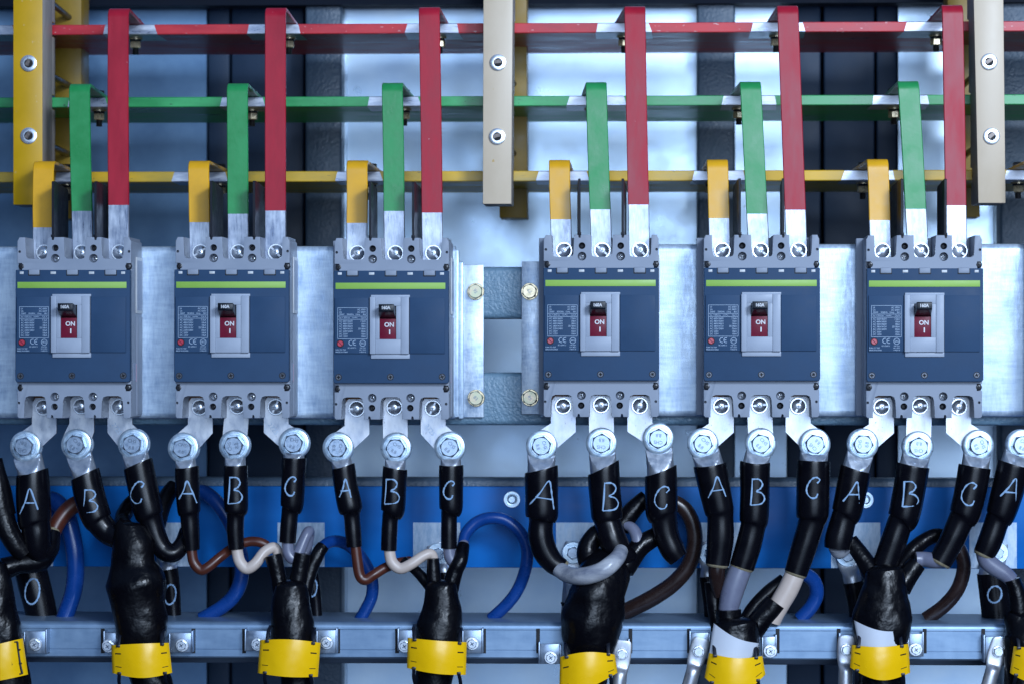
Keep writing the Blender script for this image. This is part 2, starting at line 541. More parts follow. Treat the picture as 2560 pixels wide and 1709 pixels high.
def post(label, x0, x1, d0, m, bev=8, trim=None):
    bm = nb()
    pixbox(bm, x0, x1, -600, 2400, d0, d0 + 90, bev, seg=3)
    o = obj('frame_post', bm, m, loc=P((x0 + x1) / 2, 900, d0))
    tag(o, label, 'post', 'vertical posts of the cabinet frame')


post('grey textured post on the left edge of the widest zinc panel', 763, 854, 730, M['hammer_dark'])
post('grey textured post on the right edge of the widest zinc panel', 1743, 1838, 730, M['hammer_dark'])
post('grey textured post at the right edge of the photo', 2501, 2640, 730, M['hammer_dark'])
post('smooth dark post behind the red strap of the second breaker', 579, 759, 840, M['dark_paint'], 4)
post('narrow dark post between the shade-toned zinc panel and the wider dark post', 520, 573, 840, M['dark_paint'], 4)
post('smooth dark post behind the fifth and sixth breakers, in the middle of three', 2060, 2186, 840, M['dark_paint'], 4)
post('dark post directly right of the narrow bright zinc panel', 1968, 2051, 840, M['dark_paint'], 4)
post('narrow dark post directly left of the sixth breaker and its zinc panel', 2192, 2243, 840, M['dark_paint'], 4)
post('thin pale strip post left of the post at the right edge', 2486, 2494, 790, M['panel'], 1)
post('thin pale strip post between the left textured post and widest zinc panel', 857, 866, 790, M['panel'], 1)

slab('top_beam', 'dark horizontal beam along the top edge of the cabinet', 'beam', -400, 2960, -60, 4, 700, 760, M['beam'])


def crossbar(label, y0, y1, d0, d1, m, r):
    bm = nb()
    a, b = P(-500, y0, d0), P(3060, y1, d0)
    z0, z1 = P(1400, y1, d0).z, P(1400, y0, d0).z
    box(bm, a.x, b.x, d0 * K, d1 * K, z0, z1, r, 4)
    o = obj('cross_beam', bm, m, loc=P(1280, (y0 + y1) / 2, d0))
    tag(o, label, 'beam')


crossbar('grey hammered cross beam behind the upper flange bolts of the breaker plates', 667, 797, 160, 230, M['hammer'], 14)
crossbar('grey hammered cross beam behind the lower flange bolts of the breaker plates', 930, 1062, 160, 230, M['hammer'], 14)
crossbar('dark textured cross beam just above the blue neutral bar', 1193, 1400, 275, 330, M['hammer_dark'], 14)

# ================================================================== breaker mounting plates
def mount_plate(label, x0, x1, y0, y1, flange, fl_side):
    t = thing('mounting_plate', label, 'mounting plate', P((x0 + x1) / 2, (y0 + y1) / 2, 140), 'zinc plates carrying the breakers')
    bm = nb()
    a, b = P(x0, y0, 127), P(x1, y1, 127)
    # rounded channel: profile in (y, z) extruded along x
    prof = []
    R = 16
    for k in range(7):
        an = math.radians(90 * k / 6)
        prof.append((127 * K + R - R * math.sin(an), a.z - R + R * math.cos(an)))
    for k in range(7):
        an = math.radians(90 * k / 6)
        prof.append((127 * K + R - R * math.cos(an), b.z + R - R * math.sin(an)))
    prof = [(158 * K, a.z)] + prof + [(158 * K, b.z)]
    va = [bm.verts.new((a.x, y, z)) for y, z in prof]
    vb = [bm.verts.new((b.x, y, z)) for y, z in prof]
    n = len(prof)
    for i in range(n):
        j = (i + 1) % n
        bm.faces.new((va[i], vb[i], vb[j], va[j]))
    bm.faces.new(va)
    bm.faces.new(vb[::-1])
    obj('sheet', bm, M['galv'], t)
    bm = nb()
    fx0, fx1, fy0, fy1 = flange
    pixbox(bm, fx0, fx1, fy0, fy1, 148, 158, 1.5)
    obj('flange', bm, M['flange'], t)
    bm = nb()
    if fl_side > 0:
        pixbox(bm, x1 - 2, x1 + 10, y0 + 8, y1 - 4, 132, 150, 3)
        pixbox(bm, x1 + 9, fx0 + 2, fy0 - 8, fy1 + 4, 140, 156, 4)
    else:
        pixbox(bm, fx1 - 1, x0 + 1, fy0 - 10, fy1 + 8, 134, 157, 3)
    obj('bend', bm, M['galv'], t)
    return t


mount_plate('galvanised plate carrying the three breakers of the left half', -420, 1137, 617, 1046, (1157, 1209, 662, 1042), 1)
mount_plate('galvanised plate carrying the breakers of the right half', 1359, 3000, 611, 1041, (1304, 1352, 654, 1034), -1)


def hexbolt_mesh(bm, cx, cz, r, y_front, y_back, rot, dome=0.18):
    """hex head with chamfered crown; y_front < y_back"""
    h = y_back - y_front
    n = 6
    c = y_front + h * dome
    a = [bm.verts.new((x, y_back, z)) for x, z in ngon(cx, cz, r, 6, rot)]
    b = [bm.verts.new((x, c, z)) for x, z in ngon(cx, cz, r, 6, rot)]
    nn = 24
    top = [bm.verts.new((x, y_front, z)) for x, z in ngon(cx, cz, r * 0.80, nn, rot)]
    for i in range(6):
        j = (i + 1) % 6
        bm.faces.new((a[i], a[j], b[j], b[i]))
        seg = [top[(i * 4 + k) % nn] for k in range(5)]
        bm.faces.new([b[i], b[j]] + seg[::-1])
    bm.faces.new(top)
    bm.faces.new(a[::-1])


def frame_bolt(px, py, label, m, rot, mark):
    c = P(px, py, 140)
    t = thing('flange_bolt', label, 'bolt', c, 'bolts through the plate flanges')
    bm = nb()
    hexbolt_mesh(bm, c.x, c.z, 20, 128 * K, 142 * K, rot, 0.3)
    h = obj('head', bm, m, t)
    bm = nb()
    text(bm, mark, 12, c.x, c.z, 128 * K - 0.2, 'CENTER', rot + 0.6, 0.3)
    obj('marking', bm, M['stamp'], h)
    bm = nb()
    lathe(bm, c.x, c.z, [(8, 142 * K), (21, 142 * K), (22, 142 * K + 1), (22, 147.5 * K), (8, 147.5 * K)], 36)
    obj('washer', bm, M['brass'], t)


frame_bolt(1189, 729, 'pale green flange bolt, upper one beside the third breaker', M['gold'], 0.5, '95')
frame_bolt(1190, 994, 'pale green flange bolt, lower one beside the third breaker', M['gold'], 0.2, '83')
frame_bolt(1324, 729, 'copper tinted flange bolt, upper one beside the fourth breaker', M['brass'], 0.35, '65')
frame_bolt(1325, 993, 'pale gold flange bolt, lower one beside the fourth breaker', M['gold'], 0.6, '85')

# ================================================================== circuit breakers
C0 = V((578.7, 674.5))
BORG = P(C0.x, C0.y, 0)


def B(px, py, d):
    return P(px, py, d) - BORG


def screw_head(bm, c, r, y, rot, style, depth=None):
    """domed cross-slot head standing at depth y (pixels), facing the viewer"""
    h = depth or r * 0.5
    pr = [(0, y - h), (r * 0.35, y - h * 0.97), (r * 0.65, y - h * 0.80), (r * 0.88, y - h * 0.45), (r, y - h * 0.1), (r, y + h * 0.3), (0, y + h * 0.3)]
    lathe(bm, c.x, c.z, pr, 28)


def make_breaker():
    t = thing('circuit_breaker', 'x', 'circuit breaker', V((0, 0, 0)), 'grey and navy moulded case circuit breakers')
    # ---- base: front plate with terminal bays, boolean recesses
    def q(px, py, d=15):
        v = B(px, py, d)
        return (v.x, v.z)
    yf, yb = 15 * K, 124 * K
    r = 9
    top = [(439, 674), (439, 657), (439, 602), (443, 598), (443, 592.5), (458, 592.5)]
    pts = [(439, 1040), (439, 602), (443.5, 598), (443.5, 593), (459, 593)]

    def bay_top(x0, x1):
        z = 648
        return [(x0, z - r), (x0 + 2.6, z - 2.6), (x0 + r, z), (x1 - r, z), (x1 - 2.6, z - 2.6), (x1, z - r)]
    pts += bay_top(460, 514) + [(514.5, 592.5), (525, 592.5), (525, 601), (531.5, 601), (531.5, 592.5), (556, 592.5)]
    pts += bay_top(556.5, 610) + [(610.5, 592.5), (632, 592.5), (632, 601), (638.5, 601), (638.5, 592.5), (650, 592.5)]
    pts += bay_top(650.5, 706) + [(706.5, 592.5), (720, 592.5), (720, 598), (724, 602), (724, 1040), (720, 1044), (705, 1044)]

    def bay_bot(x0, x1):
        z = 987.5
        return [(x1, z + r + 4), (x1 - 3.5, z + 3.5), (x1 - r - 3, z), (x0 + r + 3, z), (x0 + 3.5, z + 3.5), (x0, z + r + 4)]
    pts += bay_bot(650, 704.5) + [(649.5, 1044), (636, 1044), (636, 1035), (630, 1035), (630, 1044), (607.8, 1044)]
    pts += bay_bot(552.6, 607.3) + [(552, 1044), (529, 1044), (529, 1035), (522.5, 1035), (522.5, 1044), (512.5, 1044)]
    pts += bay_bot(456, 512) + [(455.5, 1044), (443, 1044)]
    bm = nb()
    prism(bm, [q(*p) for p in pts], yf, yb, 1.2, 2)
    bmesh.ops.recalc_face_normals(bm, faces=bm.faces)
    me = bpy.data.meshes.new('base_raw')
    bm.to_mesh(me)
    bm.free()
    cut = nb()
    rec = [(534, 619.5, 8.5, 34), (630, 619.5, 8.5, 34), (534, 645.5, 11, 44), (630, 645.5, 11, 44),
           (532.7, 990.7, 11, 44), (628.5, 990.7, 11, 44), (532, 1015.6, 8.5, 34), (627.5, 1015.6, 8.5, 34),
           (444.5, 629, 3.4, 30), (719, 628.5, 3.4, 30), (442.8, 1006, 3.4, 30), (717, 1005.6, 3.4, 30)]
    for x, z, rr, dep in rec:
        c = B(x, z, 15)
        disc(cut, c.x, c.z, rr, yf - 5, yf + dep * 0.7, n=28)
    for x0, x1, z0, z1 in ((434, 451, 657.5, 676), (712, 730, 657.5, 676), (434, 450, 959, 976.5), (711, 730, 959, 976.5)):
        a, b = B(x0, z0, 15), B(x1, z1, 15)
        box(cut, a.x, b.x, yf - 5, yf + 16, b.z, a.z, 0)
    bmesh.ops.recalc_face_normals(cut, faces=cut.faces)
    mc = bpy.data.meshes.new('cut')
    cut.to_mesh(mc)
    cut.free()
    oa = bpy.data.objects.new('oa', me)
    ob = bpy.data.objects.new('ob', mc)
    COL.objects.link(oa)
    COL.objects.link(ob)
    md = oa.modifiers.new('b', 'BOOLEAN')
    md.operation = 'DIFFERENCE'
    md.solver = 'EXACT'
    md.object = ob
    bpy.context.view_layer.update()
    dg = bpy.context.evaluated_depsgraph_get()
    res = bpy.data.meshes.new_from_object(oa.evaluated_get(dg))
    bm = nb()
    bm.from_mesh(res)
    bpy.data.objects.remove(oa)
    bpy.data.objects.remove(ob)
    # floor of the terminal bays and stepped side ledges
    a, b = B(441, 600, 96), B(722, 1038, 96)
    box(bm, a.x + 1, b.x - 1, 97 * K, 123.5 * K, b.z, a.z, 1)
    obj('base', bm, M['grey'], t, local=True)
    # terminal tongues
    bm = nb()
    for x0, x1 in ((466, 512), (562, 608), (657, 703)):
        for z0, z1 in ((618, 652), (988, 1034)):
            a, b = B(x0, z0, 93), B(x1, z1, 93)
            box(bm, a.x, b.x, 93.5 * K, 97 * K, b.z, a.z, 1)
    obj('terminal_tongue', bm, M['copper'], t, local=True)
    # ---- cover
    bm = nb()
    cpts = [(436.5, 674.5), (720.8, 674.5), (722, 676), (722.5, 949), (719, 954), (438, 954), (434.6, 949), (435.6, 676)]
    prism(bm, [(B(x, z, 0).x, B(x, z, 0).z) for x, z in cpts], 0, 17 * K, 2.0, 3)
    co = obj('cover', bm, M['cover'], t, local=True)
    for x0, x1 in ((439.5, 527), (626, 713)):
        bm = nb()
        a, b = B(x0, 742, 0), B(x1, 880, 0)
        box(bm, a.x, b.x, -4.6, 1, b.z, a.z, 0.7)
        obj('face_panel', bm, M['cover'], co, local=True)
    bm = nb()
    a, b = B(440.6, 704.6, 0), B(714, 720, 0)
    box(bm, a.x, b.x, -0.8, 1, b.z, a.z, 0.3)
    obj('colour_stripe', bm, M['stripe'], co, local=True)
    for x0, x1 in ((468.7, 496), (564.3, 592.2), (660.3, 688.3)):
        bm = nb()
        a, b = B(x0, 674.8, 0), B(x1, 687, 0)
        box(bm, a.x, b.x, -2.5, 3, b.z, a.z + 2, 2.4, 3)
        a, b = B(x0 - 1.3, 674.8, 0), B(x1 + 1.3, 689, 0)
        box(bm, a.x, b.x, -0.5, 1, b.z, a.z, 0, mi=1)
        obj('hinge_tab', bm, [M['grey'], M['hole']], co, local=True)
    for x0, x1 in ((446.3, 456), (523.6, 537), (619.7, 633), (700.6, 710.6)):
        bm = nb()
        a, b = B(x0, 678.6, 0), B(x1, 685, 0)
        box(bm, a.x, b.x, -0.9, 1, b.z, a.z, 0.5)
        obj('catch', bm, M['tab'], co, local=True)
    for i, (x, z) in enumerate(((448, 938.5), (577.2, 938), (706, 937.6))):
        bm = nb()
        c = B(x, z, 0)
        lathe(bm, c.x, c.z, [(0, -0.6), (6.4, -0.6), (6.5, -0.6)], 26, mi=2)
        lathe(bm, c.x, c.z, [(6.5, -0.6), (7.0, -1.0), (8.2, -1.0), (8.4, 1)], 26)
        for k in range(2):
            an = 0.2 * i + k * math.pi / 2
            dx, dz = 4.6 * math.cos(an), 4.6 * math.sin(an)
            bar2(bm, (c.x - dx, c.z - dz), (c.x + dx, c.z + dz), 3.0, -1.1, 0, mi=1)
        obj('cover_screw', bm, [M['hole'], M['hole'], M['screw_face']], t, local=True)
    # ---- handle bezel
    bm = nb()
    yb_ = -14

    def bx(x0, x1, z0, z1, y0, y1, bev=0.8, mi=0):
        a, b = B(x0, z0, 0), B(x1, z1, 0)
        box(bm, a.x, b.x, y0, y1, b.z, a.z, bev, 2, mi)
    bx(529, 626, 735, 741, -6, 1)           # upper lip
    bx(529, 625.8, 880.8, 893, -5, 1, 1.6)  # foot
    bx(527.2, 541, 740, 881, yb_, 1, 1.2)   # left cheek
    bx(604.6, 624.3, 740, 881, yb_, 1, 1.2)
    bx(541.1, 604.5, 740.4, 762.5, yb_ + 2.5, 1, 0.6)
    bx(541.1, 604.5, 845, 880.6, yb_ + 2.5, 1, 0.6)
    bx(541.1, 551, 762.6, 844.9, yb_ + 2.5, 1, 0.4)
    bx(592.6, 604.5, 762.6, 844.9, yb_ + 2.5, 1, 0.4)
    bz = obj('handle_bezel', bm, M['bezel'], t, local=True)
    bm = nb()
    bx(551.1, 592.5, 762.7, 794.5, -3, 1, 0)
    obj('handle_slot', bm, M['hole'], bz, local=True)
    bm = nb()
    bx(551.1, 592.5, 794.6, 844.8, -8, 1, 0.4)
    w = obj('on_flag', bm, M['on_red'], bz, local=True)
    bm = nb()
    c = B(575, 809.5, 0)
    text(bm, 'ON', 15.5, c.x, c.z, -8.3, 'CENTER', 0, 0.3, bold=0.35)
    c = B(576, 827, 0)
    box(bm, c.x - 1.5, c.x + 1.5, -8.6, -7.8, c.z - 6, c.z + 6)
    obj('lettering', bm, M['white_print'], w, local=True)
    # ---- lever, tilted upwards
    bm = nb()
    hx0, hx1 = B(551.6, 780, 0).x, B(591.8, 780, 0).x
    z = lambda py: B(578, py, 0).z
    prof = [(-6, z(766)), (-52, z(759)), (-54, z(760.5)), (-54, z(776)), (-52, z(778)), (-7, z(794))]
    va = [bm.verts.new((hx0 + (1.5 if y < -40 else 0), y, zz)) for y, zz in prof]
    vb = [bm.verts.new((hx1 - (1.5 if y < -40 else 0), y, zz)) for y, zz in prof]
    fs = [bm.faces.new(va), bm.faces.new(vb[::-1])]
    for i in range(len(prof)):
        j = (i + 1) % len(prof)
        fs.append(bm.faces.new((va[i], vb[i], vb[j], va[j])))
    _bev(bm, fs, 1.0, 2)
    h = obj('lever', bm, M['handle'], t, local=True)
    bm = nb()
    text(bm, '160A', 11.2, (hx0 + hx1) / 2 - 1, (z(760.5) + z(776)) / 2, -54.3, 'CENTER', 0, 0.3, bold=0.3, sx=0.92)
    obj('rating_print', bm, M['white_print'], h, local=True)
    # ---- trip button
    bm = nb()
    c = B(452.9, 855.6, 0)
    lathe(bm, c.x, c.z, [(0, -8.5), (6.6, -8.5), (7.4, -7.6), (7.4, 0)], 28)
    lathe(bm, c.x, c.z, [(7.5, -4.9), (9.4, -4.9), (9.4, 0)], 28, mi=1)
    bar2(bm, (c.x - 5, c.z + 5), (c.x + 5, c.z - 5), 1.8, -8.8, -8, mi=2)
    obj('trip_button', bm, [M['button'], M['hole'], M['on_red']], t, local=True)
    # ---- printed rating plate
    bm = nb()
    y = -4.9

    def ln(x0, z0, x1, z1, w=0.9):
        a, b = B(x0, z0, 0), B(x1, z1, 0)
        bar2(bm, (a.x, a.z), (b.x, b.z), w, y, y + 0.6)
    for z_ in (766.8, 788, 795.8, 844):
        ln(446.4, z_, 519.6, z_)
    ln(446.4, 766.8, 446.4, 844)
    ln(519.6, 766.8, 519.6, 844)

    def tx(s, px, py, size, al='LEFT', sx=0.9):
        c = B(px, py, 0)
        text(bm, s, size, c.x, c.z, y + 0.2, al, 0, 0.25, sx, bold=0.02)
    rows = [('Ui', 'AC 690V', 771.8), ('Ue', 'AC 660V', 777.8), ('AC 600V/660V', '7.5kA', 800.4), ('AC 480V/500V', '10kA', 806.8),
            ('AC 440V/460V', '18kA', 813), ('AC 380V/415V', '25/18kA', 819.2), ('AC 220V/240V', '35kA', 825.6), ('DC 250V', '10kA', 832), ('DC 125V', '10kA', 838.2)]
    for a_, b_, z_ in rows:
        tx(a_, 450, z_, 6.2)
        tx(b_, 516, z_, 6.2, 'RIGHT')
    for s_, x_ in (('250AF', 450), ('50/60Hz', 469), ('Uimp', 491), ('8kV', 509)):
        tx(s_, x_, 783.8, 5.6)
    tx('Ics = 50% Icu', 450, 792, 5.6)
    tx('Cat A', 516, 792, 5.6, 'RIGHT')
    ln(482, 792.2, 488, 792.2)
    ln(488, 792.2, 492, 790.6)
    ln(491.5, 792.2, 495.5, 792.2)
    # CE mark: two arcs
    for cx, bar in ((480, False), (490, True)):
        c = B(cx, 853.5, 0)
        arc = [(c.x + 6 * math.cos(math.radians(a)), c.z + 6 * math.sin(math.radians(a))) for a in range(70, 291, 20)]
        for p_, r_ in zip(arc, arc[1:]):
            bar2(bm, p_, r_, 1.5, y, y + 0.6)
        if bar:
            bar2(bm, (c.x - 6, c.z), (c.x + 0.5, c.z), 1.5, y, y + 0.6)
    c = B(508.6, 854.7, 0)
    for r_ in (7.3,):
        arc = [(c.x + r_ * math.cos(math.radians(a)), c.z + r_ * math.sin(math.radians(a))) for a in range(0, 361, 20)]
        for p_, s_ in zip(arc, arc[1:]):
            bar2(bm, p_, s_, 1.2, y, y + 0.6)
    tx('SKG', 508.8, 854.9, 6.8, 'CENTER', 0.85)
    tx('IEC 60947-2', 481.5, 866, 4.6, 'CENTER')
    tx('KS C 8321', 508.6, 871, 4.2, 'CENTER')
    tx('H MGH III', 508.6, 876.2, 4.2, 'CENTER')
    tx('KSA KSA', 508.6, 866, 4.2, 'CENTER')
    tx('PUSH TO TRIP', 440.8, 871, 4.6)
    tx('MADE IN KOREA', 440.8, 876.4, 4.6)
    obj('rating_plate', bm, M['print'], co, local=True)
    # ---- small screws
    for i, (px, py, r_, dep, m) in enumerate(((534, 619.5, 7.6, 34, 'black'), (630, 619.5, 7.6, 34, 'black'), (532, 1015.6, 7.6, 34, 'black'), (627.5, 1015.6, 7.6, 34, 'black'),
                                          (534, 645.5, 9, 44, 'chrome'), (630, 645.5, 9, 44, 'chrome'), (532.7, 990.7, 9, 44, 'chrome'), (628.5, 990.7, 9, 44, 'chrome'))):
        bm = nb()
        c = B(px, py, 15)
        ys = yf + dep * 0.7 - 7
        lathe(bm, c.x, c.z, [(0, ys - 3), (r_ * 0.5, ys - 2.6), (r_ * 0.85, ys - 1), (r_, ys + 1.5), (r_, ys + 5)], 22)
        for k in range(2):
            an = 0.5 + i + k * math.pi / 2
            dx, dz = r_ * 0.55 * math.cos(an), r_ * 0.55 * math.sin(an)
            bar2(bm, (c.x - dx, c.z - dz), (c.x + dx, c.z + dz), 2.2, ys - 3.2, ys - 1, mi=1)
        obj('bay_screw', bm, [M[m], M['hole']], t, local=True)
    for i, (px, py) in enumerate(((449.3, 665.5), (716.3, 665.5), (447, 968), (715.6, 967.5))):
        bm = nb()
        c = B(px, py, 15)
        lathe(bm, c.x, c.z, [(0, yf - 0.5), (4.6, yf - 1), (7.4, yf + 0.4), (8.8, yf + 3.5), (8.8, yf + 15)], 24)
        for k in range(2):
            an = 0.4 + i + k * math.pi / 2
            dx, dz = 4 * math.cos(an), 4 * math.sin(an)
            bar2(bm, (c.x - dx, c.z - dz), (c.x + dx, c.z + dz), 2.4, yf - 1.3, yf + 2, mi=1)
        obj('corner_screw', bm, [M['black'], M['hole']], t, local=True)
    # ---- terminal screws
    k_ = 0
    for px, py in ((487, 627.5), (583, 627.5), (678.5, 627), (485, 1018.5), (580.5, 1015.6), (677.5, 1017.5)):
        bm = nb()
        c = B(px, py, 15)
        ys = 80 * K
        r_ = 19.0
        lathe(bm, c.x, c.z, [(0, ys - 11), (6, ys - 10.8), (11, ys - 9.4), (15, ys - 6.2), (17.6, ys - 2), (18, ys + 1)], 36)
        lathe(bm, c.x, c.z, [(17, ys - 0.6), (20.5, ys - 0.6), (21, ys), (21, ys + 3.5), (17, ys + 3.5)], 36)
        an = (0.6, -0.7, -0.8, 0.1, 0.12, 1.15)[k_]
        dx, dz = 17 * math.cos(an), 17 * math.sin(an)
        for f_ in (0.40, -0.40):
            bar2(bm, (c.x + dx * f_, c.z + dz * f_), (c.x + dx * f_ * 2.4, c.z + dz * f_ * 2.35), 5.0, ys - 10.2, ys - 1, mi=2)
        for j in range(2):
            a2 = an + 0.5 + j * math.pi / 2
            dx, dz = 5.2 * math.cos(a2), 5.2 * math.sin(a2)
            bar2(bm, (c.x - dx, c.z - dz), (c.x + dx, c.z + dz), 2.0, ys - 11.3, ys - 9, mi=1)
        obj('terminal_screw', bm, [M['chrome'], M['stamp'], M['tin']], t, local=True)
        k_ += 1
    # ---- side label cards
    a, b = B(724, 640, 15), B(724, 782, 15)
    bm = nb()
    box(bm, a.x + 0.4, a.x + 2.6, 60 * K, 122 * K, b.z, a.z, 0.3)
    sl = obj('side_label', bm, M['tab'], t, local=True)
    bm = nb()
    box(bm, a.x + 2.7, a.x + 3.2, 68 * K, 116 * K, b.z + 8, a.z - 8)
    obj('label_print', bm, M['sticker'], sl, local=True)
    a, b = B(724, 905, 15), B(724, 950, 15)
    bm = nb()
    box(bm, a.x + 0.3, a.x + 0.9, 38 * K, 62 * K, b.z, a.z)
    box(bm, a.x + 0.3, a.x + 0.9, 64 * K, 88 * K, b.z - 3, a.z - 3, mi=1)
    obj('side_sticker', bm, [M['sticker'], M['pink']], t, local=True)
    for sx in (-1, 1):
        bm = nb()
        xx = B(439 if sx < 0 else 724, 800, 15).x
        box(bm, min(xx, xx + sx * 2), max(xx, xx + sx * 2), 70 * K, 123 * K, B(1, 1036, 15).z, B(1, 790, 15).z, 0.5)
        obj('side_rib', bm, M['grey'], t, local=True)
    return t


BPOS = [(181.4, 675.2), (578.7, 674.5), (977.6, 677.2), (1502.8, 670), (1905, 670), (2312.6, 671.3), (2746, 671.5)]
BLAB = ['navy and grey circuit breaker at the far left, first in the row',
        'navy and grey circuit breaker second from the left in the row',
        'navy and grey circuit breaker just left of the gap between the zinc plates',
        'navy and grey circuit breaker just right of the gap between the zinc plates',
        'navy and grey circuit breaker in the middle of the right hand three',
        'navy and grey circuit breaker furthest right of those wholly in view',
        'grey circuit breaker cut off by the right edge of the photo']
b0 = make_breaker()
breakers = []
for i, (px, py) in enumerate(BPOS):
    b = b0 if i == 0 else copy_tree(b0)
    b.location = P(px, py, 0) * S
    b['label'] = BLAB[i]
    breakers.append(b)


def brk(i, px, py, d):
    """a point given on the second breaker (in its pixels), carried to breaker i"""
    return P(BPOS[i][0], BPOS[i][1], 0) + B(px, py, d)


# ================================================================== phase barriers
for i in range(6):
    for k, px in enumerate((528, 635)):
        bm = nb()
        a = brk(i, px, 601, 16)
        top = brk(i, px, 454, 16).z
        th = 3.0
        va = [(16 * K, a.z), (16 * K, top), (20 * K, top + 2), (150 * K, top - 6), (160 * K, top - 14), (160 * K, a.z + 6), (40 * K, a.z + 6), (40 * K, a.z)]
        sl = (-0.02, 0.03)[k] + random.uniform(-0.02, 0.02)
        l = [bm.verts.new((a.x - th + (y - 16 * K) * sl, y, z)) for y, z in va]
        r = [bm.verts.new((a.x + th + (y - 16 * K) * sl, y, z)) for y, z in va]
        bm.faces.new(l)
        bm.faces.new(r[::-1])
        for j in range(len(va)):
            n = (j + 1) % len(va)
            bm.faces.new((l[j], r[j], r[n], l[n]))
        box(bm, a.x - 4.5, a.x + 4.5, 14 * K, 19 * K, a.z + 8, a.z + 15, 1)
        o = obj('phase_barrier', bm, M['barrier'], loc=a)
        tag(o, 'black barrier between the %s straps, %s' % (('yellow and green', 'green and red')[k], BR[i]), 'barrier', 'black plates between the straps')

# ================================================================== busbars
BARS = {
    'red': (59, 84, [(-300, 33), (261, 390), (620, 747), (1015, 1146), (1493, 1625), (1880, 2010), (2263, 2362)]),
    'green': (241, 266, [(171, 267), (553, 661), (921, 1050), (1421, 1562), (1808, 1939), (2182, 2320)]),
    'yellow': (428, 454, [(139, 190), (433, 565), (842, 954), (1344, 1470), (1733, 1859), (2108, 2235), (2514, 2640)]),
}
BD0, BD1 = 290, 640
barz = {}
for cname, (y0, y1, patches) in BARS.items():
    bm = nb()
    z1, z0 = P(1100, y0, BD0).z, P(1100, y1, BD0).z
    barz[cname] = (z0, z1)
    xs = []
    for a, b in patches:
        xs += [P(a, y0, BD0).x, P(b, y0, BD0).x]
    xl, xr = P(-420, y0, BD0).x, P(2980, y0, BD0).x
    edges = [xl] + xs + [xr]
    mat_of = lambda i: 1 if i % 2 == 1 else 0
    c = 2.0
    rings = []
    # profile (y, z): front bottom .. front top, back
    prof = [(BD0 * K + c, z0), (BD0 * K, z0 + c), (BD0 * K, z1 - c), (BD0 * K + c, z1), (BD1 * K, z1), (BD1 * K, z0), (BD0 * K + 135, z0)]
    slant = [7, 5, -5, -7, -7, 20, 12]
    for i, x in enumerate(edges):
        sg = 0 if i in (0, len(edges) - 1) else (-1 if i % 2 == 1 else 1)
        jit = [random.uniform(-1.5, 1.5) for _ in prof]
        rings.append([bm.verts.new((x + (s_ * 0.6 * random.uniform(0.6, 1.3)) * sg + j_, y, z)) for (y, z), s_, j_ in zip(prof, slant, jit)])
    n = len(prof)
    for i, (ra, rb) in enumerate(zip(rings, rings[1:])):
        for k in range(n):
            j = (k + 1) % n
            f = bm.faces.new((ra[k], rb[k], rb[j], ra[j]))
            f.material_index = mat_of(i) if k not in (5,) else 0
    bm.faces.new(rings[0])
    bm.faces.new(rings[-1][::-1])
    o = obj('busbar', bm, [M[cname + '_bar'], M['bare_bar']], loc=P(1280, y0, BD0))
    tag(o, {'red': 'red painted busbar with bare patches, the uppermost of three', 'green': 'green painted busbar with bare patches, between the red and yellow bars',
            'yellow': 'yellow painted busbar with bare patches, the lowest of three'}[cname], 'busbar', 'horizontal busbars')

# ================================================================== straps
ST = {  # breaker: colour: top centre x, top y, lower centre x, paint end y, nut x
    0: {'yellow': (108, 396, 107.5, 569, 168), 'green': (197.5, 206, 206, 528, 248), 'red': (295, 15, 296, 513, 339)},
    1: {'yellow': (495.5, 394, 499, 556, None), 'green': (592.5, 205, 595, 535, 630), 'red': (688, 18, 688, 527, 722)},
    2: {'yellow': (892, 393, 892, 558, None), 'green': (980, 204, 986, 528, None), 'red': (1072.5, 18, 1081, 532, None)},
    3: {'yellow': (1398, 393, 1403, 549, None), 'green': (1490, 202, 1503, 524, 1478), 'red': (1587, 15, 1598, 512, 1560)},
    4: {'yellow': (1793.5, 393, 1799, 546, 1778), 'green': (1876, 200, 1896, 535, 1847), 'red': (1969, 9, 1991, 525, 1940)},
    5: {'yellow': (2194.5, 392, 2201, 551, 2157), 'green': (2271, 199, 2294, 523, 2235), 'red': (2381.6, 12, 2391, 514, 2340)},
    6: {'yellow': (2600, 391, 2604, 551, 2545)},
}
NUTD = 352
SD, STH, SW = 86, 9.5, 53.5


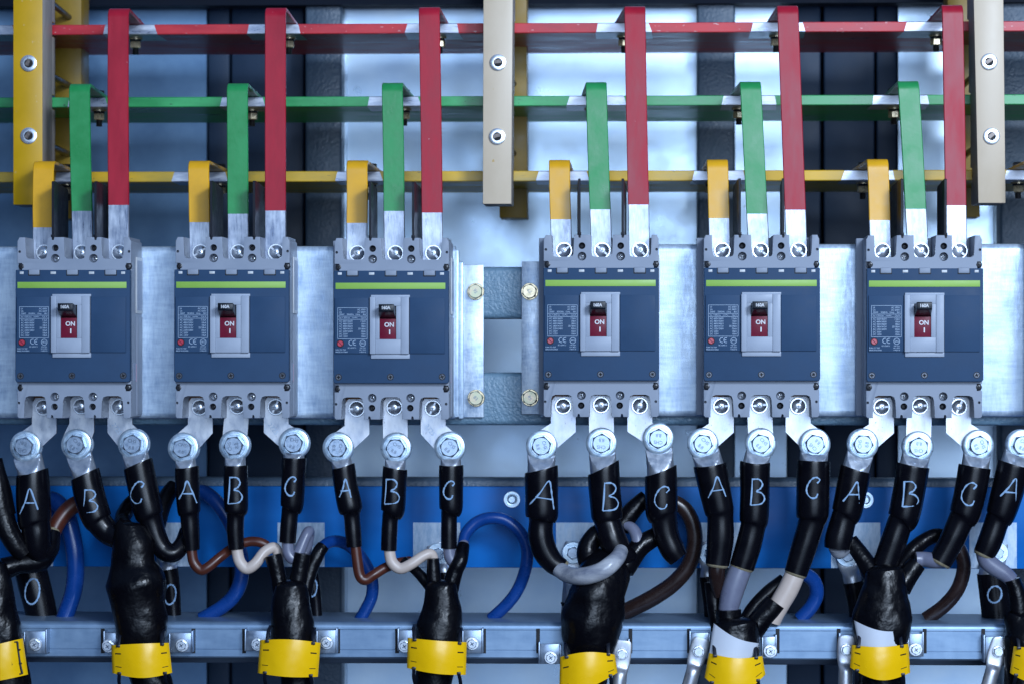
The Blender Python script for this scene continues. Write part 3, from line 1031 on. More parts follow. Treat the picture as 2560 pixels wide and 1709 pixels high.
def make_strap(i, cname, spec):
    tx_, ty, bx_, pe, nx = spec
    z0, z1 = barz[cname]
    top = P(tx_, ty, SD)
    low = P(bx_, 600, SD)
    end = P(bx_, 650, SD)
    ztop = z1 + STH + 0.4          # lies on the busbar
    R = 26
    pz = P(tx_, pe, SD).z
    slope = (top.x - low.x) / (top.z - low.z)
    X = lambda z: low.x + (z - low.z) * slope
    y0 = SD * K
    nutX = P(nx, 90 if cname == 'red' else 280, NUTD).x if nx else None
    tail = (nutX if nutX is not None else X(ztop) + 0) 
    secs = []   # (centre, normal(outer), mat)
    zs = [end.z, (end.z + pz) / 2, pz - 0.01]
    for z in zs:
        secs.append((V((X(z), y0, z)), V((0, -1, 0)), 1))
    secs.append((V((X(pz), y0, pz)), V((0, -1, 0)), 0))
    nseg = 10
    for k in range(nseg):
        z = pz + (ztop - R - pz) * (k + 1) / nseg
        bow = 1.6 * math.sin(math.pi * (k + 1) / nseg) * ((i % 3) - 1)
        secs.append((V((X(z) + bow * 0.4, y0 + bow, z)), V((0, -1, 0)), 0))
    for k in range(1, 9):
        an = math.radians(90 * k / 8)
        secs.append((V((X(ztop - R + R * math.sin(an)), y0 + R - R * math.cos(an), ztop - R + R * math.sin(an))), V((0, -math.cos(an), math.sin(an))), 0))
    ye = 430 * K
    xs = secs[-1][0].x
    ys = secs[-1][0].y
    yn = NUTD * K
    for k in range(1, 7):
        y = ys + (ye - ys) * k / 6
        secs.append((V((xs + (tail - xs) * min(1.2, (y - ys) / (yn - ys)), y, ztop)), V((0, 0, 1)), 0))
    bm = nb()
    rings = []
    hw, c = SW / 2, 1.8
    for p, nrm, mi in secs:
        rr = []
        for sx, dn in ((-hw + c, 0), (hw - c, 0), (hw, -c), (hw, -STH + c), (hw - c, -STH), (-hw + c, -STH), (-hw, -STH + c), (-hw, -c)):
            rr.append(bm.verts.new(p + V((sx, 0, 0)) + nrm * dn))
        rings.append(rr)
    for k, (a, b) in enumerate(zip(rings, rings[1:])):
        for j in range(8):
            n = (j + 1) % 8
            f = bm.faces.new((a[j], a[n], b[n], b[j]))
            f.material_index = secs[k + 1][2] if k + 1 < 3 or k >= 3 else 1
    # jagged paint edge
    for v in rings[2] + rings[3]:
        pass
    bm.faces.new(rings[0])
    bm.faces.new(rings[-1][::-1])
    o = obj('strap', bm, [M[cname], M['bare']], loc=low, smooth=40)
    tag(o, '%s painted strap with a bare end rising from the %s' % (cname, BR[i]) if i < 6 else 'yellow strap cut off by the right edge of the photo', 'strap', 'painted straps from breakers up to the busbars')
    # bolt through strap and bar
    bx2 = tail
    yb = NUTD * K
    t = thing('strap_bolt', 'bolt and nut joining the %s strap to its bar, %s' % (cname, BR[i] if i < 6 else 'right edge of the photo'), 'bolt', V((bx2, yb, z0)), 'bolts joining straps to busbars')

    def vert_lathe(name, prof, m, n=20, hexa=False, rot=0.3):
        b2 = nb()
        rings = []
        for r_, z_ in prof:
            rings.append([b2.verts.new((bx2 + r_ * math.cos(rot + 2 * math.pi * k / n), yb + r_ * math.sin(rot + 2 * math.pi * k / n), z_)) for k in range(n)])
        for a, b in zip(rings, rings[1:]):
            for k in range(n):
                b2.faces.new((a[k], a[(k + 1) % n], b[(k + 1) % n], b[k]))
        b2.faces.new(rings[0])
        b2.faces.new(rings[-1][::-1])
        obj(name, b2, m, t, smooth=25)
    rot = random.uniform(0, 1)
    vert_lathe('head', [(16, ztop + 0.5), (16, ztop + 14), (13, ztop + 16)], M['black'], 6, rot=rot)
    vert_lathe('washer', [(19, z0 - 4), (19, z0 - 0.3)], M['brass'], 28)
    vert_lathe('spring_washer', [(16, z0 - 9), (15, z0 - 6.5), (16, z0 - 4.2)], M['black'], 24)
    vert_lathe('nut', [(13.5, z0 - 27), (15.5, z0 - 25), (15.5, z0 - 11), (14, z0 - 9.2)], M['brass'], 6, rot=rot)
    th = []
    zz = z0 - 27.2
    while zz > z0 - 44:
        th += [(8.6, zz), (7.4, zz - 1.2)]
        zz -= 2.6
    vert_lathe('shank', th[::-1], M['rod'], 18)
    return o


for i, d_ in ST.items():
    for cname, spec in d_.items():
        make_strap(i, cname, spec)

# ================================================================== insulator blocks, rods
def block(label, xt0, xt1, xb0, xb1, ybot, d0, d1, m, teeth, group, loc_tag='insulator_block'):
    bm = nb()
    tz = P(1400, -140, d0).z
    bz = P(1400, ybot, d0).z
    tl, tr = P(xt0, 0, d0), P(xt1, 0, d0)
    bl, br = P(xb0, ybot, d0), P(xb1, ybot, d0)
    tl.z = tr.z = tz
    bl.z = br.z = bz
    fs = []
    f = [bm.verts.new(v) for v in (tl, tr, br, bl)]
    k = [bm.verts.new((v.x, d1 * K, v.z)) for v in (tl, tr, br, bl)]
    fs = [bm.faces.new(f), bm.faces.new(k[::-1])]
    for i in range(4):
        j = (i + 1) % 4
        q = bm.faces.new((f[i], k[i], k[j], f[j]))
        q.material_index = 1
        fs.append(q)
    _bev(bm, fs, 1.5, 2)
    if teeth:
        zr = sorted(barz.values(), reverse=True)
        spans = [(tz - 2, zr[0][1] + 6), (zr[0][0] - 6, zr[1][1] + 6), (zr[1][0] - 6, zr[2][1] + 6), (zr[2][0] - 6, bz + 3)]
        for za, zb in spans:
            t0, t1 = (tz - za) / (tz - bz), (tz - zb) / (tz - bz)
            x0 = [tl.x + (bl.x - tl.x) * t for t in (t0, t1)]
            x1 = [tr.x + (br.x - tr.x) * t for t in (t0, t1)]
            box(bm, max(x0) + 0.6, min(x1) - 0.6, d1 * K - 1, d1 * K + 34, zb, za, 1, mi=1)
    o = obj(loc_tag, bm, [m, M['edge']] if m is not M['olive'] else [m, M['olive']], loc=V(((bl.x + br.x) / 2, d0 * K, bz)))
    tag(o, label, 'insulator block', group)
    return o


G = 'insulating blocks clamping the busbars'
block('mustard yellow insulator block in front of the busbars at the left', 33, 106, 33, 106, 510, 190, 278, M['mustard'], True, G)
block('beige insulator block in front of the busbars at the centre', 1209, 1283, 1207, 1278, 510, 190, 278, M['beige'], True, G)
block('beige insulator block with yellow scuffs in front of the busbars at the right', 2431, 2507, 2446, 2514, 510, 190, 278, M['beige'], True, G)
G2 = 'insulating blocks behind the busbars'
block('dark mustard insulator block behind the busbars at the left', 137, 203, 137, 203, 545, 520, 600, M['olive'], False, G2)
block('dark mustard insulator block behind the centre beige block', 1246, 1316, 1249, 1318, 545, 520, 600, M['olive'], False, G2)
block('dark mustard insulator block behind the beige block at the right', 2366, 2436, 2380, 2450, 545, 520, 600, M['olive'], False, G2)


def rod(px, py, label, ang, rx=None, stub=14):
    c = P(px, py, 189)
    t = thing('clamp_rod', label, 'threaded rod', c, 'rods clamping the insulator blocks')
    bm = nb()
    e = V((c.x, 600 * K, c.z)) if rx is None else P(rx[0], rx[1], 520)
    tube(bm, [(c.x, 191 * K, c.z, 8.5), ((c.x + e.x) / 2, (189 * K + e.y) / 2, (c.z + e.z) / 2, 8.5), (e.x, e.y, e.z, 8.5)], 16, 3)
    obj('shaft', bm, M['rod'], t)
    bm = nb()
    lathe(bm, c.x, c.z, [(11.5, 186.5 * K), (20, 186.3 * K), (21.5, 187 * K), (21.5, 189.9 * K), (11.5, 189.9 * K)], 36)
    obj('washer', bm, M['chrome'], t)
    bm = nb()
    disc(bm, c.x, c.z, 11.5, 186.9 * K, 189.5 * K, mi=1)
    dx, dz = 9.5 * math.cos(ang), 9.5 * math.sin(ang)
    bar2(bm, (c.x - dx - 1, c.z - dz + 2), (c.x + dx - 1, c.z + dz + 2), 9.5, 182.5 * K, 189 * K)
    obj('rod_end', bm, [M['rusty'], M['hole']], t)


RL = ['at the left mustard block', 'at the centre beige block', 'at the right beige block']
rod(72, 159, 'upper washered rod end ' + RL[0], 1.2, (172, 214))
rod(72, 340, 'lower washered rod end ' + RL[0], 1.0, (172, 386))
rod(1245, 157, 'upper washered rod end ' + RL[1], 0.1, (1284, 210))
rod(1243, 342, 'lower washered rod end ' + RL[1], 0.25, (1284, 384))
rod(2473, 155, 'upper washered rod end ' + RL[2], 0.6, (2412, 210))
rod(2479, 341, 'lower washered rod end ' + RL[2], 0.7, (2418, 384))
bm = nb()
a, b = P(80, -32, 190), P(172, 44, 520)
tube(bm, [(a.x, a.y, a.z, 8.5), (b.x, b.y, b.z, 8.5)], 16, 4)
tag(obj('clamp_rod', bm, M['rod'], loc=a), 'dark rod above the red busbar between the two left blocks', 'threaded rod', 'rods clamping the insulator blocks')
bm = nb()
for x, y in ((172, 46), (172, 212), (172, 384), (1284, 208), (1284, 384), (2412, 208), (2418, 384)):
    pass

# ================================================================== terminal plates, bolts, cables
BOLTS = [[(63, 1115), (191, 1110), (333, 1109)], [(458, 1119), (586, 1113), (735, 1107)], [(845, 1118), (990, 1119), (1125, 1117)],
         [(1354, 1113), (1504, 1107), (1646, 1095)], [(1757, 1108), (1902, 1108), (2037, 1109)], [(2157, 1109), (2295, 1116), (2446, 1112)], [(2555, 1111)]]
LET = 'ABC'


def arc2(cx, cz, r, a0, a1, n):
    return [(cx + r * math.cos(math.radians(a0 + (a1 - a0) * k / n)), cz + r * math.sin(math.radians(a0 + (a1 - a0) * k / n))) for k in range(n + 1)]


for i, row in enumerate(BOLTS):
    for k, (bx_, by_) in enumerate(row):
        sc = brk(i, (485, 580.5, 677.5)[k], (1018.5, 1015.6, 1017.5)[k], 15)
        bo = P(bx_, by_, 92)
        w = 31.5
        off = bo.x - sc.x
        zt = sc.z + 24
        z1 = sc.z - 66
        pts = []
        # crown round the screw
        pts += [(sc.x - w, zt - 14), (sc.x - w + 9, zt), (sc.x + w - 9, zt), (sc.x + w, zt - 14)]
        if off < -14:      # jogs left
            pts += [(sc.x + w, z1)] + arc2(bo.x, bo.z, 33, -25, -165, 10) + [(bo.x - 33, bo.z + 20), (sc.x - w, z1 + 22)]
        elif off > 14:     # jogs right
            pts += [(sc.x + w, z1 + 22), (bo.x + 33, bo.z + 20)] + arc2(bo.x, bo.z, 33, -15, -155, 10) + [(sc.x - w, z1)]
        else:
            pts += [(bo.x + w, bo.z)] + arc2(bo.x, bo.z, 33, -15, -165, 10) + [(bo.x - w, bo.z)]
        bm = nb()
        prism(bm, pts, 86.5 * K, 92.5 * K, 1.2, 2)
        where = 'lettered %s under the %s' % (LET[k], BR[i])
        o = obj('terminal_plate', bm, M['tin'], loc=sc)
        tag(o, 'tinned %s plate above cable %s' % ('slanting' if abs(off) > 14 else 'straight', where.replace('lettered ', '').replace(' under the', ',')), 'terminal plate', 'tinned plates below the breakers')
        if (i, k) in ((0, 2), (1, 2), (2, 2)):
            bm = nb()
            text(bm, '2725', 17, sc.x - 8, z1 - 2 + 12, 86.4 * K, 'CENTER', 0.95, 0.25)
            obj('stamp', bm, M['patch'], o)

# bolt shared mesh ----------------------------------------------------
def make_bolt():
    t = thing('lug_bolt', 'x', 'bolt', V((0, 0, 0)), 'zinc bolts through the cable lugs')
    bm = nb()
    hexbolt_mesh(bm, 0, 0, 26, 58 * K, 73 * K, math.radians(30), 0.22)
    h = obj('head', bm, M['bolt'], t, local=True, smooth=20)
    bm = nb()
    text(bm, 'CHS', 12.5, 0, 8.5, 58 * K - 0.1, 'CENTER', 0, 0.4, 0.95, bold=0.15)
    text(bm, '8.8', 12.5, 0, -9, 58 * K - 0.1, 'CENTER', 0, 0.4, 0.95, bold=0.15)
    obj('marking', bm, M['stamp'], h, local=True)
    bm = nb()
    lathe(bm, 0, 0, [(20, 72.0 * K), (27.5, 72.0 * K), (28.5, 73.2 * K), (32, 73.4 * K), (33, 72.4 * K), (37.5, 72.9 * K), (39.5, 74.2 * K), (40, 76 * K), (38.5, 78 * K), (20, 78 * K)], 48)
    obj('washer', bm, M['washer'], t, local=True)
    bm = nb()
    lathe(bm, 0, 0, [(10, 93 * K), (38, 93 * K), (39, 94 * K), (39, 98 * K), (28, 99 * K), (10, 99 * K)], 40)
    lathe(bm, 0, 0, [(22, 99 * K), (22, 112 * K), (0, 112 * K)], 6)
    obj('nut', bm, M['washer'], t, local=True)
    return t


bolt0 = make_bolt()
ROT = [[3.4, 0.75, 0.1], [0.2, 4.6, 0.3], [1.6, 0.5, 0.75], [1.3, 3.2, 3.2], [0.7, 0.8, 3.9], [-1.5, 3.2, 1.2], [0.4]]
first = True
for i, row in enumerate(BOLTS):
    for k, (bx_, by_) in enumerate(row):
        t = bolt0 if first else copy_tree(bolt0)
        first = False
        c = P(bx_, by_, 74)
        t.location = V((c.x, 0, c.z)) * S
        t['label'] = 'zinc hex bolt above the sleeve lettered %s, %s' % (LET[k], BR[i])
        t.rotation_euler = (0, ROT[i][k], 0)

# cables --------------------------------------------------------------
CD = 86


def pt(i, x, y, r, d=CD):
    a, b = L(i, x, y)
    v = P(a, b, d)
    return (v.x, v.y, v.z, r / 2.38)


def path(i, lst, d=CD):
    out = []
    for p in lst:
        out.append(pt(i, p[0], p[1], p[2], p[3] if len(p) > 3 else d))
    return out


def letter_strokes(kind, box_):
    """strokes in crop pixels"""
    if kind == 'A':
        ap, lf, rf, b0_, b1_ = box_
        return [[lf, ((ap[0] + lf[0]) / 2 + 4, (ap[1] + lf[1]) / 2), ap, ((ap[0] + rf[0]) / 2 + 3, (ap[1] + rf[1]) / 2), rf], [b0_, b1_]]
    x0, x1, y0, y1 = box_
    w, h = x1 - x0, y1 - y0
    if kind == 'B':
        return [[(x0 + w * 0.12, y0), (x0 + w * 0.08, y0 + h * .5), (x0, y1)],
                [(x0 + w * 0.1, y0 + h * .03), (x0 + w * .6, y0 + h * .03), (x0 + w * .85, y0 + h * .2), (x0 + w * .7, y0 + h * .38), (x0 + w * .42, y0 + h * .48),
                 (x0 + w * .8, y0 + h * .55), (x1, y0 + h * .75), (x0 + w * .75, y0 + h * .95), (x0 + w * .02, y1)]]
    if kind == 'C':
        return [[(x0 + w * .8, y0 + h * .28), (x1, y0 + h * .12), (x0 + w * .72, y0), (x0 + w * .35, y0 + h * .12), (x0 + w * .05, y0 + h * .45), (x0 + w * .05, y0 + h * .75),
                 (x0 + w * .35, y0 + h * .98), (x0 + w * .7, y1 - h * .03), (x0 + w * .85, y0 + h * .78)]]
    if kind == 'O':
        cx, cy = (x0 + x1) / 2, (y0 + y1) / 2
        return [[(cx + w / 2 * math.cos(a) + h * 0.10 * -math.sin(a) * 0.4, cy + h / 2 * math.sin(a)) for a in [2 * math.pi * q_ / 12 for q_ in range(13)]]]


def on_sleeve(i, sl, x, y, d=CD):
    """point on the front of a sleeve seen at a crop pixel"""
    for a, b in zip(sl, sl[1:]):
        if y <= b[1] or b is sl[-1]:
            t = (y - a[1]) / (b[1] - a[1]) if b[1] != a[1] else 0
            t = max(-0.5, min(1.3, t))
            cx = a[0] + (b[0] - a[0]) * t
            r = (a[2] + (b[2] - a[2]) * t) / 2.38 + 0.5
            break
    axis = P(*L(i, cx, y), d)
    ax, ay = L(i, x, y)
    dep = r
    for _ in range(6):
        p = P(ax, ay, d - dep / K)
        dx = max(-0.96 * r, min(0.96 * r, p.x - axis.x))
        dep = math.sqrt(r * r - dx * dx)
    p = P(ax, ay, d - dep / K)
    return p


CABLES = [
    # breaker, letter index, crop, sleeve, core material, core path, letter box, glue
    (0, 0, 0, [(193, 325, 102), (198, 450, 105), (205, 590, 101), (212, 622, 90), (222, 690, 86), (235, 770, 82, 92), (290, 760, 66, 105), (318, 660, 44, 120)], 'brown',
     [(312, 680, 46, 122), (345, 605, 50, 130), (400, 535, 52, 140), (470, 490, 52, 150), (560, 480, 50, 160)], ((175, 405), (118, 555), (225, 530), (145, 490), (205, 490)), 1),
    (0, 1, 0, [(508, 330, 92), (535, 450, 94), (575, 575, 92), (595, 610, 80), (645, 665, 76), (720, 695, 74, 80), (800, 700, 72, 80), (860, 710, 66, 80)], None, None, (495, 580, 410, 548), 0),
    (0, 2, 0, [(822, 268, 93), (850, 400, 92), (885, 550, 88), (898, 590, 72), (925, 680, 66), (965, 760, 62), (1030, 790, 55), (1085, 735, 50, 100), (1110, 660, 46, 125)], None, None, (778, 855, 362, 492), 0),
    (1, 0, 0, [(1112, 290, 74), (1116, 400, 73), (1124, 535, 70), (1128, 568, 58), (1134, 660, 55), (1142, 770, 46)], 'brown',
     [(1140, 760, 32), (1152, 840, 32), (1195, 888, 32), (1240, 870, 31), (1310, 812, 30, 95), (1390, 755, 30, 115), (1470, 722, 30, 120), (1540, 722, 30, 120), (1590, 745, 30, 122)], ((1112, 360), (1065, 468), (1170, 490), (1080, 435), (1150, 435)), 0),
    (1, 1, 0, [(1402, 278, 75), (1402, 400, 74), (1404, 530, 72), (1402, 568, 54), (1400, 660, 52), (1407, 765, 48)], 'white',
     [(1408, 755, 35), (1425, 835, 35), (1468, 880, 35), (1520, 850, 34), (1575, 780, 33, 95), (1632, 755, 33, 105), (1655, 800, 32, 110), (1655, 850, 32, 110)], (1357, 1440, 335, 495), 0),
    (1, 2, 1, [(226, 232, 75), (222, 360, 74), (214, 505, 70), (203, 545, 53), (194, 630, 51), (188, 725, 49)], 'lavender',
     [(190, 715, 36), (192, 780, 37), (218, 820, 37), (250, 795, 36, 90), (280, 725, 35, 96), (308, 665, 33, 104), (318, 670, 32, 125), (300, 770, 32, 135), (280, 830, 32, 130)], (172, 238, 335, 447), 0),
    (2, 0, 1, [(520, 285, 73), (535, 400, 73), (562, 525, 74), (570, 565, 50), (578, 660, 49), (585, 750, 47)], 'brown',
     [(592, 740, 32), (604, 840, 33), (618, 920, 33), (650, 948, 32), (700, 918, 31, 95), (770, 875, 31, 105), (850, 845, 30, 120), (920, 835, 30, 130)], ((530, 348), (497, 455), (565, 458), (505, 420), (560, 415)), 0),
    (2, 1, 1, [(828, 292, 75), (822, 400, 75), (814, 535, 72), (800, 575, 50), (794, 660, 49), (790, 772, 48)], 'white',
     [(793, 765, 34), (808, 840, 35), (858, 880, 34), (925, 852, 33), (990, 808, 32, 92), (1040, 792, 31, 98), (1058, 830, 30, 102), (1060, 880, 30, 100)], (765, 852, 347, 497), 0),
    (2, 2, 1, [(1162, 278, 74), (1161, 400, 73), (1160, 525, 71), (1150, 565, 50), (1148, 660, 49), (1148, 760, 48)], 'lavender',
     [(1149, 750, 36), (1156, 810, 38), (1185, 845, 37), (1215, 810, 35), (1232, 750, 32, 95), (1236, 715, 30, 110)], (1115, 1180, 360, 467), 0),
    (3, 0, 2, [(175, 300, 100), (177, 420, 100), (178, 565, 98), (174, 600, 74), (170, 690, 78), (195, 775, 76), (240, 840, 68), (295, 880, 60)], 'clear',
     [(268, 872, 48, 84), (330, 914, 52, 60), (420, 926, 54, 28), (520, 900, 54, 16), (585, 858, 53, 18), (630, 812, 48, 36), (648, 775, 44, 60)], ((220, 360), (105, 500), (248, 528), (140, 455), (240, 470)), 1),
    (3, 1, 2, [(545, 290, 97), (552, 420, 97), (565, 565, 95), (570, 605, 80), (595, 700, 86, 82), (640, 780, 80, 84), (690, 805, 62, 90), (720, 790, 48, 100)], 'lavender',
     [(705, 822, 30, 100), (742, 770, 36, 100), (745, 700, 38, 104), (715, 640, 34, 112), (655, 612, 28, 122)], (540, 632, 368, 537), 0),
    (3, 2, 2, [(885, 310, 98), (888, 420, 98), (890, 545, 97), (903, 585, 80), (918, 680, 76), (955, 770, 74), (992, 820, 62)], None, None, (848, 935, 392, 525), 0),
    (4, 0, 2, [(1180, 278, 100), (1205, 400, 96), (1233, 530, 90), (1240, 575, 80), (1240, 700, 82), (1222, 855, 72)], 'darkbrown',
     [(1222, 840, 52), (1218, 910, 50), (1225, 980, 46, 95), (1240, 1040, 42, 100)], ((1220, 335), (1168, 460), (1272, 452), (1185, 420), (1262, 410)), 1),
    (4, 1, 2, [(1446, 268, 92), (1444, 420, 90), (1440, 585, 88), (1434, 628, 77), (1405, 750, 78), (1368, 872, 75)], 'lavender',
     [(1370, 860, 66), (1338, 940, 70), (1308, 1030, 68), (1290, 1110, 62), (1286, 1150, 58)], (1420, 1502, 345, 503), 1),
    (4, 2, 3, [(270, 252, 100), (268, 420, 100), (264, 562, 98), (258, 602, 80), (215, 750, 77), (165, 908, 70)], 'white',
     [(170, 890, 60), (125, 995, 63), (70, 1090, 62), (35, 1160, 58), (20, 1200, 55)], (228, 308, 338, 462), 1),
    (5, 0, 3, [(518, 300, 96), (495, 420, 94), (468, 545, 90), (452, 580, 78), (420, 700, 82), (412, 760, 78)], 'clear',
     [(415, 745, 60), (425, 775, 50, 95), (465, 745, 45, 105), (490, 720, 42, 112)], ((530, 365), (447, 480), (540, 492), (480, 440), (540, 440)), 0),
    (5, 1, 3, [(862, 280, 100), (838, 420, 98), (806, 575, 95), (785, 612, 78), (740, 740, 80), (695, 870, 78)], None, None, (800, 893, 360, 513), 0),
    (5, 2, 3, [(1230, 285, 98), (1205, 420, 97), (1170, 555, 95), (1145, 600, 80), (1090, 720, 76), (1025, 840, 70)], 'lavender',
     [(1035, 825, 52), (990, 832, 48), (930, 825, 46, 95), (880, 825, 46, 95)], (1150, 1240, 370, 505), 1),
    (6, 0, 3, [(1462, 275, 104), (1425, 420, 98), (1382, 560, 88), (1362, 600, 74), (1320, 720, 74), (1285, 795, 66)], 'lavender',
     [(1288, 780, 54), (1305, 835, 54), (1360, 880, 52), (1415, 915, 48), (1450, 950, 44)], ((1475, 345), (1382, 450), (1470, 490), (1410, 425), (1480, 430)), 1),
]


def add_letter(parent, i, sl, kind, box_, d=CD, w=2.3):
    bm = nb()
    for st in letter_strokes(kind, box_):
        q_ = catmull([tuple(map(float, p)) for p in st], 5)
        pts = []
        for n_, (x, y) in enumerate(q_):
            v = on_sleeve(i, sl, x, y, d)
            ww = w * (0.85 + 0.3 * math.sin(n_ * 1.3 + x))
            pts.append((v.x, v.y, v.z, ww, ww * 0.45))
        tube(bm, pts, 8, 1)
    obj('letter', bm, M['letter'], parent)


TILT = {(0, 0): 7, (0, 1): 8, (0, 2): 8, (3, 0): 10, (3, 1): 17, (3, 2): 14, (4, 0): -3, (5, 0): -4, (1, 0): 2, (2, 0): 4, (2, 1): -4}
for (bi, li, ci, sl, cm, core, lb, glue) in CABLES:
    bx_, by_ = BOLTS[bi][li]
    bp = P(bx_, by_, 83)
    sp = V(pt(ci, *sl[0][:3])[:3])
    t = thing('cable', 'black sleeved cable lettered %s below the %s' % (LET[li], BR[bi]), 'cable', bp, 'lettered cables below the breakers')
    # lug: palm, then barrel
    r = sl[0][2] / 2.38
    br_ = r * 0.84
    bm = nb()
    ax = (sp - bp)
    ln_ = ax.length
    ax.normalize()
    pts = []
    for f_, rs, rd in ((-0.25, 26, 4.5), (0.0, 33, 4.5), (0.28, 34, 5), (0.36, br_, br_), (0.8, br_, br_), (1.35, br_, br_)):
        c = bp + ax * (ln_ * f_)
        pts.append((c.x, 83 * K, c.z, rs, rd))
    tube(bm, pts, 44, 7)
    for v in bm.verts:                       # the barrel is pressed flat into the palm: a V shaped facet
        f_ = (v.co - bp).dot(ax) / ln_
        lim = 83 * K - (4.5 + (br_ - 4.5) * max(0.0, (f_ - 0.28) / 0.66))
        if f_ > 0.2 and v.co.y < lim:
            v.co.y = lim
    obj('cable_lug', bm, M['lug'], t, smooth=24)
    bm = nb()
    spts = path(ci, sl)
    # rim at the mouth of the sleeve
    p0 = spts[0]
    spts = [(p0[0] - ax.x * 1.5, p0[1], p0[2] - ax.z * 1.5, p0[3] - 1.5)] + spts
    tube(bm, spts, 28, 6, wob=0.03)
    tl_ = TILT.get((bi, li), 0)
    if tl_:
        for v in bm.verts:
            f_ = (v.co - V(p0[:3])).dot(ax) / 60.0
            if f_ < 1:
                v.co -= ax * (tl_ * (v.co.x - p0[0]) / p0[3] * (1 - max(0.0, f_)))
    s_ = obj('sleeve', bm, M['shrink'], t)
    add_letter(s_, ci, sl, LET[li], lb)
    if cm:
        bm = nb()
        tube(bm, path(ci, core), 18, 6)
        obj('wire_insulation', bm, M[cm], t)
    if glue and core:
        bm = nb()
        e, e2 = V(spts[-1][:3]), V(spts[-2][:3])
        tdir = (e - e2).normalized()
        rr = spts[-1][3]
        tube(bm, [(*(e - tdir * 1), rr * 0.97), (*(e + tdir * 3), rr * 0.95), (*(e + tdir * 7), rr * 0.84)], 20, 3, wob=0.05)
        obj('glue_rim', bm, M['tan'], t)

# ================================================================== main cables with rubber boots
TR = [
    ('thick black main cable with a rubber boot below the leftmost breaker', 0, [(770, 640, 90), (785, 740, 120), (792, 860, 132), (812, 960, 172), (824, 1080, 168), (842, 1200, 152), (848, 1330, 138), (870, 1460, 120), (920, 1600, 112), (930, 1750, 112)],
     [[(860, 740, 70, 70), (900, 700, 60, 100), (985, 470, 50, 150), (1040, 390, 48, 170)], [(740, 640, 55, 90), (730, 580, 48, 130), (775, 500, 46, 160), (860, 440, 46, 175)]]),
    ('black main cable with a three finger boot below the second breaker', 1, [(208, 985, 96), (208, 1030, 102), (210, 1110, 116), (215, 1210, 128), (216, 1310, 130), (230, 1420, 118), (246, 1530, 106), (250, 1750, 104)],
     [[(150, 1030, 52), (125, 900, 50), (108, 830, 50), (100, 800, 46)], [(235, 1030, 56), (258, 900, 52), (278, 790, 46)], [(285, 1040, 46, 92), (320, 900, 42, 98), (370, 790, 40, 105), (398, 748, 38, 112)]]),
    ('black main cable with a four finger boot below the third breaker', 1, [(1102, 985, 92), (1100, 1030, 102), (1098, 1110, 118), (1090, 1210, 134), (1084, 1310, 134), (1070, 1420, 118), (1056, 1540, 104), (1052, 1750, 102)],
     [[(1060, 1020, 46), (1056, 900, 40), (1054, 820, 34)], [(1150, 1020, 52), (1185, 900, 46), (1215, 830, 44), (1234, 740, 36, 100)], [(1040, 990, 36, 95), (960, 900, 30, 105), (875, 832, 28, 115)]]),
    ('thickest black main cable with a shiny boot below the fourth breaker', 2, [(590, 820, 100, 112), (555, 900, 146, 80), (505, 1000, 160), (488, 1100, 168), (472, 1200, 178), (465, 1310, 170), (455, 1400, 138), (440, 1520, 120), (430, 1750, 118)],
     [[(500, 900, 80, 92), (450, 780, 64, 100), (490, 690, 56, 105), (560, 640, 50, 112)], [(660, 880, 70, 92), (750, 760, 62, 105), (850, 690, 58, 115), (920, 640, 50, 130)], [(640, 640, 60, 130), (720, 530, 56, 130), (800, 460, 50, 135)]]),
    ('black main cable with splayed fingers and a white collar below the fifth breaker', 2, [(1340, 1220, 130), (1330, 1300, 140), (1325, 1400, 140), (1320, 1520, 130), (1320, 1750, 120)],
     [[(1290, 1290, 72), (1288, 1200, 74), (1286, 1125, 72)], [(1400, 1300, 66), (1470, 1200, 68), (1540, 1120, 68), (1570, 1080, 66)], [(1385, 1270, 50, 110), (1420, 1150, 50, 118), (1520, 1030, 48, 124), (1620, 950, 46, 130)], [(1225, 1250, 44, 105), (1205, 1100, 44, 110), (1190, 960, 44, 112)]]),
    ('black main cable with a bulging boot and white collar below the sixth breaker', 3, [(705, 900, 110), (700, 985, 128), (688, 1060, 148), (682, 1150, 160), (682, 1230, 165), (672, 1330, 150), (665, 1450, 140), (668, 1560, 138), (668, 1750, 136)],
     [[(660, 990, 72), (600, 870, 56, 92), (540, 780, 50, 100), (490, 715, 46, 108)], [(790, 1000, 66), (840, 910, 62, 86), (885, 850, 54, 90)], [(740, 960, 62, 95), (810, 830, 48, 120), (890, 745, 46, 135), (985, 688, 44, 145), (1060, 690, 42, 150)]]),
    ('black main cable cut off by the right edge of the photo', 3, [(1500, 1180, 95), (1530, 1240, 140), (1545, 1320, 150), (1550, 1450, 140), (1550, 1750, 136)],
     [[(1500, 1200, 56), (1490, 1060, 52), (1455, 945, 46)]]),
    ('black main cable cut off by the left edge of the photo', 0, [(-40, 860, 80), (-40, 960, 105), (-32, 1060, 118), (-20, 1180, 138), (-12, 1300, 146), (20, 1450, 140), (55, 1600, 130), (60, 1750, 130)],
     [[(150, 800, 50, 80), (95, 740, 62, 76), (40, 640, 66, 72), (15, 560, 70, 74)], [(15, 570, 82, 74), (-20, 420, 84, 76), (-60, 240, 80, 80)], [(300, 740, 60, 105), (240, 830, 66, 100), (120, 850, 60, 90), (20, 880, 70, 80)]]),
]
TD = 62
